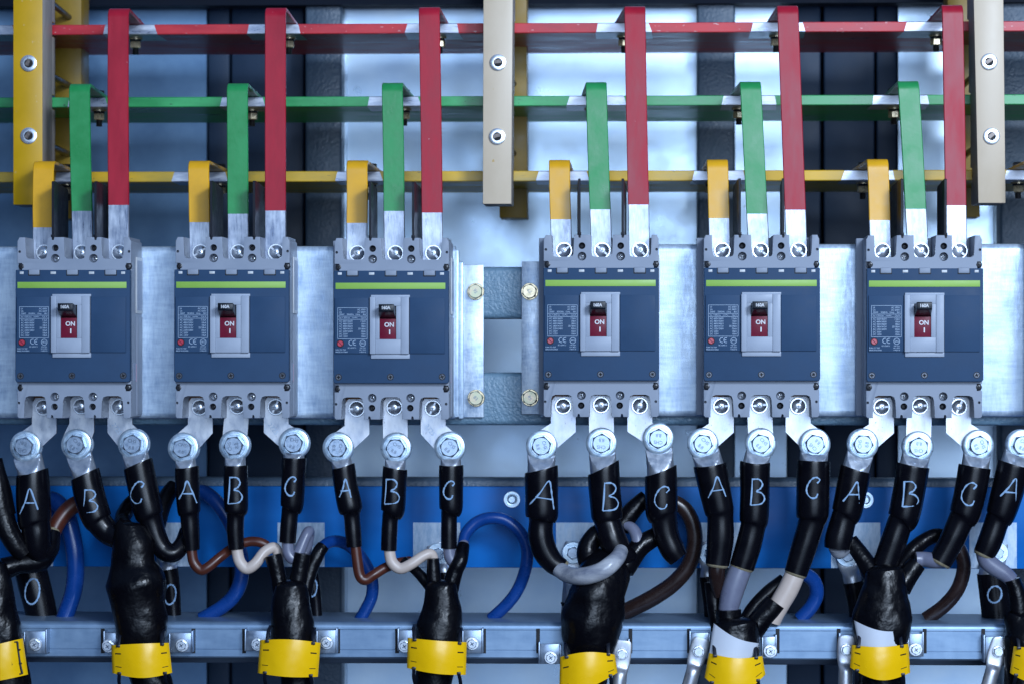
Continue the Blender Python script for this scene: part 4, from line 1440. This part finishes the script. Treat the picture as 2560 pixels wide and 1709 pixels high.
for label, ci, body, fingers in TR:
    bpts = path(ci, body, TD)
    t = thing('main_cable', label, 'cable', V(bpts[0][:3]), 'main cables clamped to the zinc rail')
    bm = nb()
    bpts = [(p[0], p[1], p[2], p[3], p[3] * 0.86) for p in bpts]
    h0 = bpts[0]
    bpts = [(h0[0], h0[1], h0[2] + h0[3] * a_, h0[3] * b_, h0[4] * b_) for a_, b_ in ((0.42, 0.15), (0.34, 0.6), (0.18, 0.88))] + bpts
    tube(bm, bpts, 40, 8, wob=0.17)
    bo = obj('boot', bm, M['trunk'], t, smooth=60)
    for f_ in fingers:
        bm = nb()
        fp = path(ci, f_, 78)
        tube(bm, fp, 22, 6, wob=0.12)
        obj('finger', bm, M['trunk'], t, smooth=60)

# white collars and yellow markers ------------------------------------
def sheet(name, m, corners, d0, curve, sag=(0, 0), thick=2.2, parent=None, nx=18, nz=8, label=None, mid=0):
    """curved sheet from four pixel corners tl, tr, br, bl; curve = how far the ends recede; sag pushes middle of top / bottom edge down"""
    bm = nb()
    tl, tr, br, bl = [V(c) for c in corners]
    fr, bk = [], []
    for j in range(nz + 1):
        v = j / nz
        rf, rb = [], []
        for i in range(nx + 1):
            u = i / nx
            p = (tl * (1 - u) + tr * u) * (1 - v) + (bl * (1 - u) + br * u) * v
            s_ = sag[0] * (1 - v) + sag[1] * v
            p = p + V((0, s_ * math.sin(math.pi * u)))
            e = (2 * u - 1)
            d = d0 + curve * (e * e) + mid * math.sin(math.pi * v) * (1 - e * e)
            q_ = P(p.x, p.y, d)
            rf.append(bm.verts.new(q_))
            rb.append(bm.verts.new(q_ + V((0, thick, 0))))
        fr.append(rf)
        bk.append(rb)
    for j in range(nz):
        for i in range(nx):
            bm.faces.new((fr[j][i], fr[j][i + 1], fr[j + 1][i + 1], fr[j + 1][i]))
            bm.faces.new((bk[j][i], bk[j + 1][i], bk[j + 1][i + 1], bk[j][i + 1]))
    for i in range(nx):
        bm.faces.new((fr[0][i], bk[0][i], bk[0][i + 1], fr[0][i + 1]))
        bm.faces.new((fr[nz][i], fr[nz][i + 1], bk[nz][i + 1], bk[nz][i]))
    for j in range(nz):
        bm.faces.new((fr[j][0], fr[j + 1][0], bk[j + 1][0], bk[j][0]))
        bm.faces.new((fr[j][nx], bk[j][nx], bk[j + 1][nx], fr[j + 1][nx]))
    return obj(name, bm, m, parent, smooth=60, label=label) if parent else (bm)


MK = [
    ('yellow marker plate printed 4x95, cut off by the left edge of the photo', 0, [(-160, 1365), (135, 1295), (166, 1510), (-160, 1570)], (0, 6), False),
    ('yellow marker plate tied to the cable under the leftmost breaker', 0, [(662, 1336), (1004, 1322), (1024, 1500), (668, 1502)], (-2, 30), False),
    ('yellow marker plate tied to the cable under the second breaker', 1, [(24, 1306), (384, 1322), (368, 1524), (10, 1502)], (-12, 12), False),
    ('yellow marker plate tied to the cable under the third breaker', 1, [(902, 1292), (1254, 1318), (1248, 1512), (898, 1472)], (4, 14), False),
    ('lopsided yellow marker plate tied to the cable under the fourth breaker', 2, [(286, 1406), (612, 1392), (628, 1500), (280, 1640)], (-22, 20), False),
    ('yellow marker plate with a white collar under the fifth breaker', 2, [(1172, 1382), (1490, 1400), (1508, 1510), (1146, 1528)], (22, 110), True),
    ('yellow marker plate with a white collar under the sixth breaker', 3, [(498, 1334), (836, 1328), (846, 1500), (488, 1468)], (16, 60), True),
    ('yellow marker plate cut off by the right edge of the photo', 3, [(1462, 1342), (1740, 1342), (1740, 1500), (1440, 1500)], (10, 60), False),
]
MD = 3
for n_, (label, ci, cor, sag, collar) in enumerate(MK):
    pc = [L(ci, *c) for c in cor]
    cx = sum(p[0] for p in pc) / 4
    cy = sum(p[1] for p in pc) / 4
    t = thing('cable_marker', label, 'cable marker', P(cx, cy, MD), 'yellow marker plates on the main cables')
    sheet('plate', M['marker'], pc, MD, 26, (sag[0] / 2.38, sag[1] / 2.38), parent=t, mid=-3)
    # slots
    tl, tr, br, bl = [V(p) for p in pc]

    def at(u, v, d=0):
        p = (tl * (1 - u) + tr * u) * (1 - v) + (bl * (1 - u) + br * u) * v
        p = p + V((0, (sag[0] * (1 - v) + sag[1] * v) / 2.38 * math.sin(math.pi * u)))
        e = 2 * u - 1
        return P(p.x, p.y, MD + 26 * e * e - 3 * math.sin(math.pi * v) * (1 - e * e) - d)
    for (u0, u1, v) in ((0.06, 0.16, 0.30), (0.85, 0.95, 0.32), (0.06, 0.16, 0.74), (0.85, 0.95, 0.76)):
        if n_ == 0:
            continue
        bm = nb()
        a, b = at(u0, v, 0.4), at(u1, v, 0.4)
        nrm = V((0, -1, 0))
        up = V((0, 0, 1.6 if v < 0.5 else 0.9))
        vs = [bm.verts.new(x) for x in (a + up, b + up, b - up, a - up)]
        vk = [bm.verts.new(V(x.co) + V((0, 1.2, 0))) for x in vs]
        bm.faces.new(vs)
        bm.faces.new(vk[::-1])
        for j in range(4):
            bm.faces.new((vs[j], vk[j], vk[(j + 1) % 4], vs[(j + 1) % 4]))
        obj('slot', bm, M['ink'], t)
    # ties
    for u, v, dy in ((0.12, 0.0, -1), (0.88, 0.0, -1), (0.12, 1.0, 1), (0.88, 1.0, 1)):
        if n_ == 0:
            break
        bm = nb()
        a = at(u, 0.06 if v == 0 else 0.97, 1)
        b = a + V((random.uniform(-4, 4), 14, 26 if v == 0 else -22))
        c = b + V((random.uniform(-3, 3), 30, 10 if v == 0 else -22))
        tube(bm, [(a.x, a.y - 1, a.z, 4.5, 1.4), (b.x, b.y, b.z, 4.5, 1.4), (c.x, c.y, c.z, 4.5, 1.4)], 10, 3)
        box(bm, a.x - 5, a.x + 5, a.y - 3, a.y + 4, a.z - 2, a.z + 5, 1)
        obj('cable_tie', bm, M['tie'], t)
    if collar:
        if n_ == 5:
            cc = [L(2, 1200, 1205), L(2, 1470, 1325), L(2, 1440, 1400), L(2, 1165, 1440)]
            cs = (28, 40)
        else:
            cc = [L(3, 512, 1188), L(3, 814, 1248), L(3, 792, 1345), L(3, 540, 1345)]
            cs = (30, 10)
        sheet('collar', M['collar'], cc, MD + 10, 18, (cs[0] / 2.38, cs[1] / 2.38), parent=t)
    if n_ == 0:
        bm = nb()
        tp = at(0.86, 0.5, 0.6)
        for s_, px, py, sz in (('4x95', 48, 1450, 13), ('2', 2, 1418, 13), ('0', 0, 1388, 12)):
            a = P(*L(0, px, py), MD + 5)
            text(bm, s_, sz, a.x, a.z, (MD + 8) * K - 5, 'CENTER', -0.16, 1.0, 0.95)
        pts = [L(0, x, y) for x, y in ((104, 1318), (106, 1350), (112, 1400), (122, 1460), (133, 1503))]
        q_ = []
        for k_, (x, y) in enumerate(pts):
            v = P(x, y, MD + 14)
            q_.append((v.x, v.y - 1, v.z, 3.0, 1.2))
        tube(bm, q_, 8, 3)
        for (x0, y0_, x1, y1_) in ((84, 1318, 106, 1316), (106, 1364, 122, 1362), (112, 1446, 130, 1444), (116, 1508, 136, 1502)):
            a, b = P(*L(0, x0, y0_), MD + 11), P(*L(0, x1, y1_), MD + 15)
            tube(bm, [(a.x, a.y, a.z, 2, 1.5), (b.x, b.y, b.z, 2, 1.5)], 8, 1)
        obj('lettering', bm, M['ink'], t)

# ================================================================== lower zinc rail, clamps
bm = nb()
a, b = P(-420, 1556, 100), P(2980, 1646, 100)
zt, zb_ = P(1400, 1555, 100).z, P(1400, 1646, 100).z
prof = [(300 * K, zt)]
R = 13
for k in range(7):
    an = math.radians(90 * k / 6)
    prof.append((100 * K + R - R * math.sin(an), zt - R + R * math.cos(an)))
zg = P(1400, 1573, 100).z
prof += [(100 * K, zg + 0.6), (100 * K + 2.5, zg), (100 * K + 2.5, zg - 1), (100 * K + 0.6, zg - 1.8)]
zg2 = P(1400, 1624, 100).z
prof += [(100 * K + 0.6, zg2 + 0.8), (100 * K + 2.2, zg2), (100 * K + 2.2, zg2 - 0.8), (100 * K, zg2 - 1.4)]
prof += [(100 * K, zb_ + 4), (100 * K + 4, zb_), (112 * K, zb_), (112 * K, zt - 14), (300 * K, zt - 14)]
va = [bm.verts.new((a.x, y, z)) for y, z in prof]
vb = [bm.verts.new((b.x, y, z)) for y, z in prof]
for i in range(len(prof)):
    j = (i + 1) % len(prof)
    bm.faces.new((va[i], vb[i], vb[j], va[j]))
bm.faces.new(va)
bm.faces.new(vb[::-1])
o = obj('cable_rail', bm, M['rail'], loc=P(1280, 1600, 100))
tag(o, 'zinc rail running across the bottom behind the yellow markers', 'rail')
bm = nb()
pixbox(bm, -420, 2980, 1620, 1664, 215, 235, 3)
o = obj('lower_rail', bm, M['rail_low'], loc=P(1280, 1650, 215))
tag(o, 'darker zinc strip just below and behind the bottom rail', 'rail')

CL = [  # crop, x0, x1, y0, y1, screw x, y, slot side, drop(forward), label, lug end or None
    (0, 148, 268, 1252, 1386, 212, 1330, 1, 'right of the marker printed 4x95', None),
    (0, 622, 690, 1262, 1370, 647, 1340, -1, 'left of the marker under the leftmost breaker', None),
    (0, 1012, 1136, 1262, 1380, 1085, 1335, 1, 'right of the marker under the leftmost breaker', None),
    (1, -60, 82, 1250, 1370, 12, 1330, -1, 'left of the marker under the second breaker', None),
    (1, 366, 474, 1246, 1384, 422, 1320, 1, 'right of the marker under the second breaker', None),
    (1, 850, 940, 1246, 1372, 886, 1340, -1, 'left of the marker under the third breaker', None),
    (1, 1234, 1342, 1246, 1384, 1288, 1325, 1, 'right of the marker under the third breaker', None),
    (2, 166, 284, 1328, 1446, 232, 1408, -1, 'hanging lowest, left of the marker under the fourth breaker', None),
    (2, 590, 690, 1310, 1420, 655, 1386, 1, 'right of the marker under the fourth breaker', (630, 1640)),
    (2, 1064, 1170, 1262, 1372, 1110, 1370, -1, 'left of the marker under the fifth breaker', (1035, 1640)),
    (2, 1496, 1566, 1285, 1400, 1537, 1370, 1, 'right of the marker under the fifth breaker', None),
    (3, 432, 500, 1275, 1390, 465, 1360, -1, 'left of the marker under the sixth breaker', (455, 1640)),
    (3, 842, 918, 1268, 1404, 878, 1360, 1, 'right of the marker under the sixth breaker', None),
    (3, 1292, 1430, 1285, 1440, 1365, 1370, -1, 'left of the marker cut off at the right edge', (1290, 1640)),
]
for (ci, x0, x1, y0, y1, sx, sy, side, wh, lug) in CL:
    dfr = 74
    a = L(ci, x0, y0)
    b = L(ci, x1, y1)
    c = P(*L(ci, sx, sy), dfr)
    t = thing('cable_clamp', 'zinc clamp bracket %s' % wh, 'clamp', c, 'clamp brackets on the bottom rail')
    bm = nb()
    pixbox(bm, a[0], b[0], a[1], b[1], dfr, dfr + 3.5, 1.5)
    ex = b[0] if side > 0 else a[0]
    # side flange running back through the rail slot
    p0, p1 = P(ex, a[1] - 4, dfr), P(ex, b[1], dfr)
    box(bm, min(p0.x, p0.x + side * 4), max(p0.x, p0.x + side * 4), dfr * K + 1, 104 * K, p1.z, p0.z, 1)
    # inner cheek leaning to the cable
    ix = a[0] if side > 0 else b[0]
    p0, p1 = P(ix, a[1] + 2, dfr), P(ix, b[1], dfr)
    box(bm, min(p0.x, p0.x - side * 4), max(p0.x, p0.x - side * 4), dfr * K + 1, 99 * K, p1.z, p0.z, 1)
    br_ = obj('bracket', bm, M['bracket'], t)
    # slot in the rail
    bm = nb()
    sl0 = L(ci, (x1 + 4) if side > 0 else (x0 - 22), 1238)
    sl1 = L(ci, (x1 + 26) if side > 0 else (x0 - 0), 1384)
    pixbox(bm, sl0[0], sl1[0], sl0[1], sl1[1], 98.5, 99.8)
    obj('slot', bm, M['hole'], t)
    bm = nb()
    lathe(bm, c.x, c.z, [(6, dfr * K - 4), (16, dfr * K - 4), (17, dfr * K - 3), (17, dfr * K + 1)], 28)
    obj('washer', bm, M['chrome'], t)
    bm = nb()
    hexbolt_mesh(bm, c.x, c.z, 12.5, dfr * K - 17, dfr * K - 4.2, 0.4, 0.3)
    hd = obj('screw', bm, M['chrome'], t)
    bm = nb()
    for j in range(2):
        an = 0.6 + j * math.pi / 2
        dx, dz = 6 * math.cos(an), 6 * math.sin(an)
        bar2(bm, (c.x - dx, c.z - dz), (c.x + dx, c.z + dz), 2.4, dfr * K - 17.3, dfr * K - 15)
    obj('cross_slot', bm, M['stamp'], hd)
    if lug:
        e = P(*L(ci, *lug), dfr - 4)
        tt = thing('earth_lug', 'tinned earth lug screwed on, %s' % wh, 'cable lug', c, 'earth lugs on the bottom rail clamps')
        dr = (e - c)
        dr.y = 0
        ln_ = dr.length
        dr.normalize()
        bm = nb()
        yy = dfr * K - 9
        pts = []
        for f_, rs, rd in ((-34, 17, 3), (-26, 22, 3.2), (0, 23, 3.2), (24, 22, 3.4), (38, 20, 6), (50, 18, 15), (70, 18, 17), (ln_, 18, 17)):
            q_ = c + dr * f_
            pts.append((q_.x, yy + 4 - rd * 0.25, q_.z, rs, rd))
        tube(bm, pts, 26, 4)
        obj('lug_body', bm, M['tin'], tt)
        bm = nb()
        lathe(bm, c.x, c.z, [(5, yy - 4), (14, yy - 4), (15, yy - 3), (15, yy + 2)], 28)
        hexbolt_mesh(bm, c.x, c.z, 12.5, yy - 17, yy - 4.2, 0.4, 0.3)
        obj('screw', bm, M['chrome'], tt)

# ================================================================== blue neutral bar, its lugs and loops
ND = 250
bm = nb()
z1, z0 = P(1400, 1215, ND).z, P(1400, 1418, ND).z
a, b = P(-420, 1300, ND), P(2980, 1300, ND)
box(bm, a.x, b.x, ND * K, (ND + 22) * K, z0, z1, 3)
t = thing('neutral_bar', 'blue painted neutral bar with bare metal patches behind the lettered cables', 'busbar', P(1280, 1316, ND))
nbo = obj('bar', bm, M['bluebar'], t)
for ci, x0, x1 in ((0, 90, 316), (0, 930, 1130), (1, 128, 408), (1, 935, 1215), (2, 262, 540), (2, 1118, 1400), (3, 376, 668), (3, 1198, 1480)):
    bm = nb()
    a = L(ci, x0, 606)
    b = L(ci, x1, 869)
    pa, pb = P(a[0], a[1], ND), P(b[0], b[1], ND)
    box(bm, pa.x, pb.x, ND * K - 0.6, ND * K + 1, z0 + 1.5, pa.z)
    obj('bare_patch', bm, M['patch'], nbo)


def stud(px, py, label):
    c = P(px, py, ND)
    bm = nb()
    lathe(bm, c.x, c.z, [(0, ND * K - 12), (8, ND * K - 12), (9, ND * K - 6), (12, ND * K - 8), (15, ND * K - 8), (15.5, ND * K - 4), (21, ND * K - 4), (22, ND * K - 3), (22, ND * K)], 32)
    o = obj('stud', bm, M['washer'], loc=c)
    tag(o, label, 'stud', 'studs on the blue neutral bar')


stud(1280, 1247, 'zinc stud with washer on the blue bar at the photo centre')
stud(2163, 1248, 'zinc stud on the blue bar mostly hidden behind a cable lettered A')

NC = [  # crop, bolt x, y, sleeve pts, letter box, label, blue path(s)
    (0, 150, 790, [(178, 870, 100), (205, 980, 102), (245, 1140, 98), (260, 1300, 98)], (150, 235, 940, 1092), 'lettered O below the leftmost cable A'),
    (0, 1010, 800, [(1000, 885, 62), (1018, 1000, 56), (1030, 1140, 50), (1035, 1300, 50)], (978, 1046, 976, 1094), 'lettered O right of the leftmost boot'),
    (1, 290, 780, [(325, 900, 46), (345, 1000, 42), (360, 1140, 36), (360, 1300, 36)], (314, 362, 946, 1046), 'lettered O right of the boot under the second breaker'),
    (1, 1085, 792, None, None, 'behind the boot under the third breaker'),
    (2, 365, 785, [(345, 1075, 60), (350, 1140, 50), (350, 1300, 50)], None, 'behind the boot under the fourth breaker'),
    (2, 1180, 790, [(1165, 925, 56), (1180, 1050, 52), (1190, 1150, 50), (1190, 1300, 50)], None, 'behind the cable A under the fifth breaker'),
    (3, 470, 800, [(505, 960, 66), (525, 1060, 62), (540, 1160, 60), (540, 1300, 60)], None, 'behind the boot under the sixth breaker'),
    (3, 1360, 785, [(1330, 905, 92), (1345, 1030, 92), (1360, 1150, 94), (1365, 1300, 90)], (1308, 1390, 985, 1084), 'lettered O at the right end of the blue bar'),
]
for (ci, bx_, by_, sl, lb, wh) in NC:
    NDD = 238
    c = P(*L(ci, bx_, by_), NDD)
    t = thing('neutral_cable', 'neutral cable on the blue bar, %s' % wh, 'cable', c, 'neutral cables bolted to the blue bar')
    sl2 = sl or [(1118, 900, 46), (1125, 1000, 46), (1125, 1140, 44)]
    spt = path(ci, sl2, NDD - 6)
    bm = nb()
    s0 = V(spt[0][:3])
    ax = s0 - c
    ax.y = 0
    ln_ = ax.length
    ax.normalize()
    br_ = spt[0][3] * 0.85
    pts = []
    for f_, rs, rd in ((-28 / max(ln_, 1), 22, 4), (0, 29, 4), (0.35, 29, 5), (0.62, br_, br_ * 0.6), (0.85, br_, br_), (1.3, br_, br_)):
        q_ = c + ax * (ln_ * f_)
        pts.append((q_.x, c.y - 2 - rd * 0.25, q_.z, rs, rd))
    tube(bm, pts, 26, 3)
    obj('cable_lug', bm, M['lug'], t)
    bm = nb()
    tube(bm, spt, 24, 4)
    so = obj('sleeve', bm, M['shrink'], t)
    if lb:
        add_letter(so, ci, sl2, 'O', lb, NDD - 6, 2.6)
    bm = nb()
    lathe(bm, c.x, c.z, [(12, c.y - 12), (28, c.y - 12), (29.5, c.y - 10), (29.5, c.y - 5), (12, c.y - 5)], 36)
    obj('washer', bm, M['washer'], t)
    bm = nb()
    hexbolt_mesh(bm, c.x, c.z, 17, c.y - 26, c.y - 12.2, 0.3, 0.3)
    obj('bolt_head', bm, M['bolt'], t)

LOOPS = [
    ('blue insulated wire looping behind the leftmost cable lettered A', 'blue', 0, [(240, 520, 50, 215), (310, 470, 52, 205), (385, 545, 56, 195), (430, 690, 56, 190), (450, 850, 55, 190), (440, 1000, 54, 195), (400, 1130, 54, 200), (340, 1280, 54, 200)]),
    ('blue insulated wire looping behind the brown and white wires of the second breaker', 'blue', 0, [(1150, 430, 46, 215), (1220, 430, 46, 205), (1310, 510, 46, 195), (1385, 640, 46, 190), (1430, 790, 46, 190), (1438, 920, 46, 192), (1400, 1030, 46, 195), (1320, 1110, 44, 200), (1200, 1180, 44, 205)]),
    ('blue insulated wire from the second breaker boot curving behind the third breaker brown wire', 'blue', 1, [(392, 752, 34, 112), (440, 722, 36, 130), (500, 720, 37, 150), (570, 755, 38, 165), (640, 835, 38, 175), (688, 940, 38, 180), (690, 1040, 38, 185), (650, 1130, 38, 190), (590, 1230, 38, 195)]),
    ('blue insulated wire in the widest loop, right of the third breaker cables', 'blue', 1, [(1230, 738, 32, 102), (1250, 670, 36, 115), (1310, 608, 38, 130), (1390, 580, 38, 145), (1480, 592, 38, 155), (1560, 650, 38, 160), (1608, 740, 38, 165), (1610, 850, 38, 170), (1570, 980, 38, 178), (1505, 1080, 38, 185), (1400, 1180, 38, 195)]),
    ('dark brown insulated wire looping right of the fourth breaker cables', 'darkbrown', 2, [(960, 480, 44, 150), (1030, 530, 48, 152), (1078, 630, 50, 155), (1085, 740, 50, 158), (1050, 860, 50, 162), (970, 960, 50, 166), (860, 1040, 52, 172), (740, 1105, 52, 178), (620, 1160, 52, 184)]),
    ('dark blue insulated wire curling behind the white wire of the fifth breaker', 'blue', 3, [(120, 900, 40, 150), (200, 905, 44, 160), (270, 950, 44, 170), (290, 1030, 44, 178), (255, 1110, 44, 184), (190, 1180, 44, 190)]),
    ('black insulated wire looping below the cable C of the sixth breaker', 'darkbrown', 3, [(1000, 690, 44, 150), (1090, 705, 44, 155), (1150, 790, 44, 158), (1165, 880, 44, 162), (1130, 1000, 44, 168), (1050, 1100, 44, 176), (940, 1180, 44, 184)]),
]
for label, m, ci, pts in LOOPS:
    q_ = path(ci, pts)
    bm = nb()
    tube(bm, q_, 22, 6)
    o = obj('insulated_wire', bm, M[m], loc=V(q_[0][:3]))
    tag(o, label, 'wire', 'insulated wires looping behind the cables')
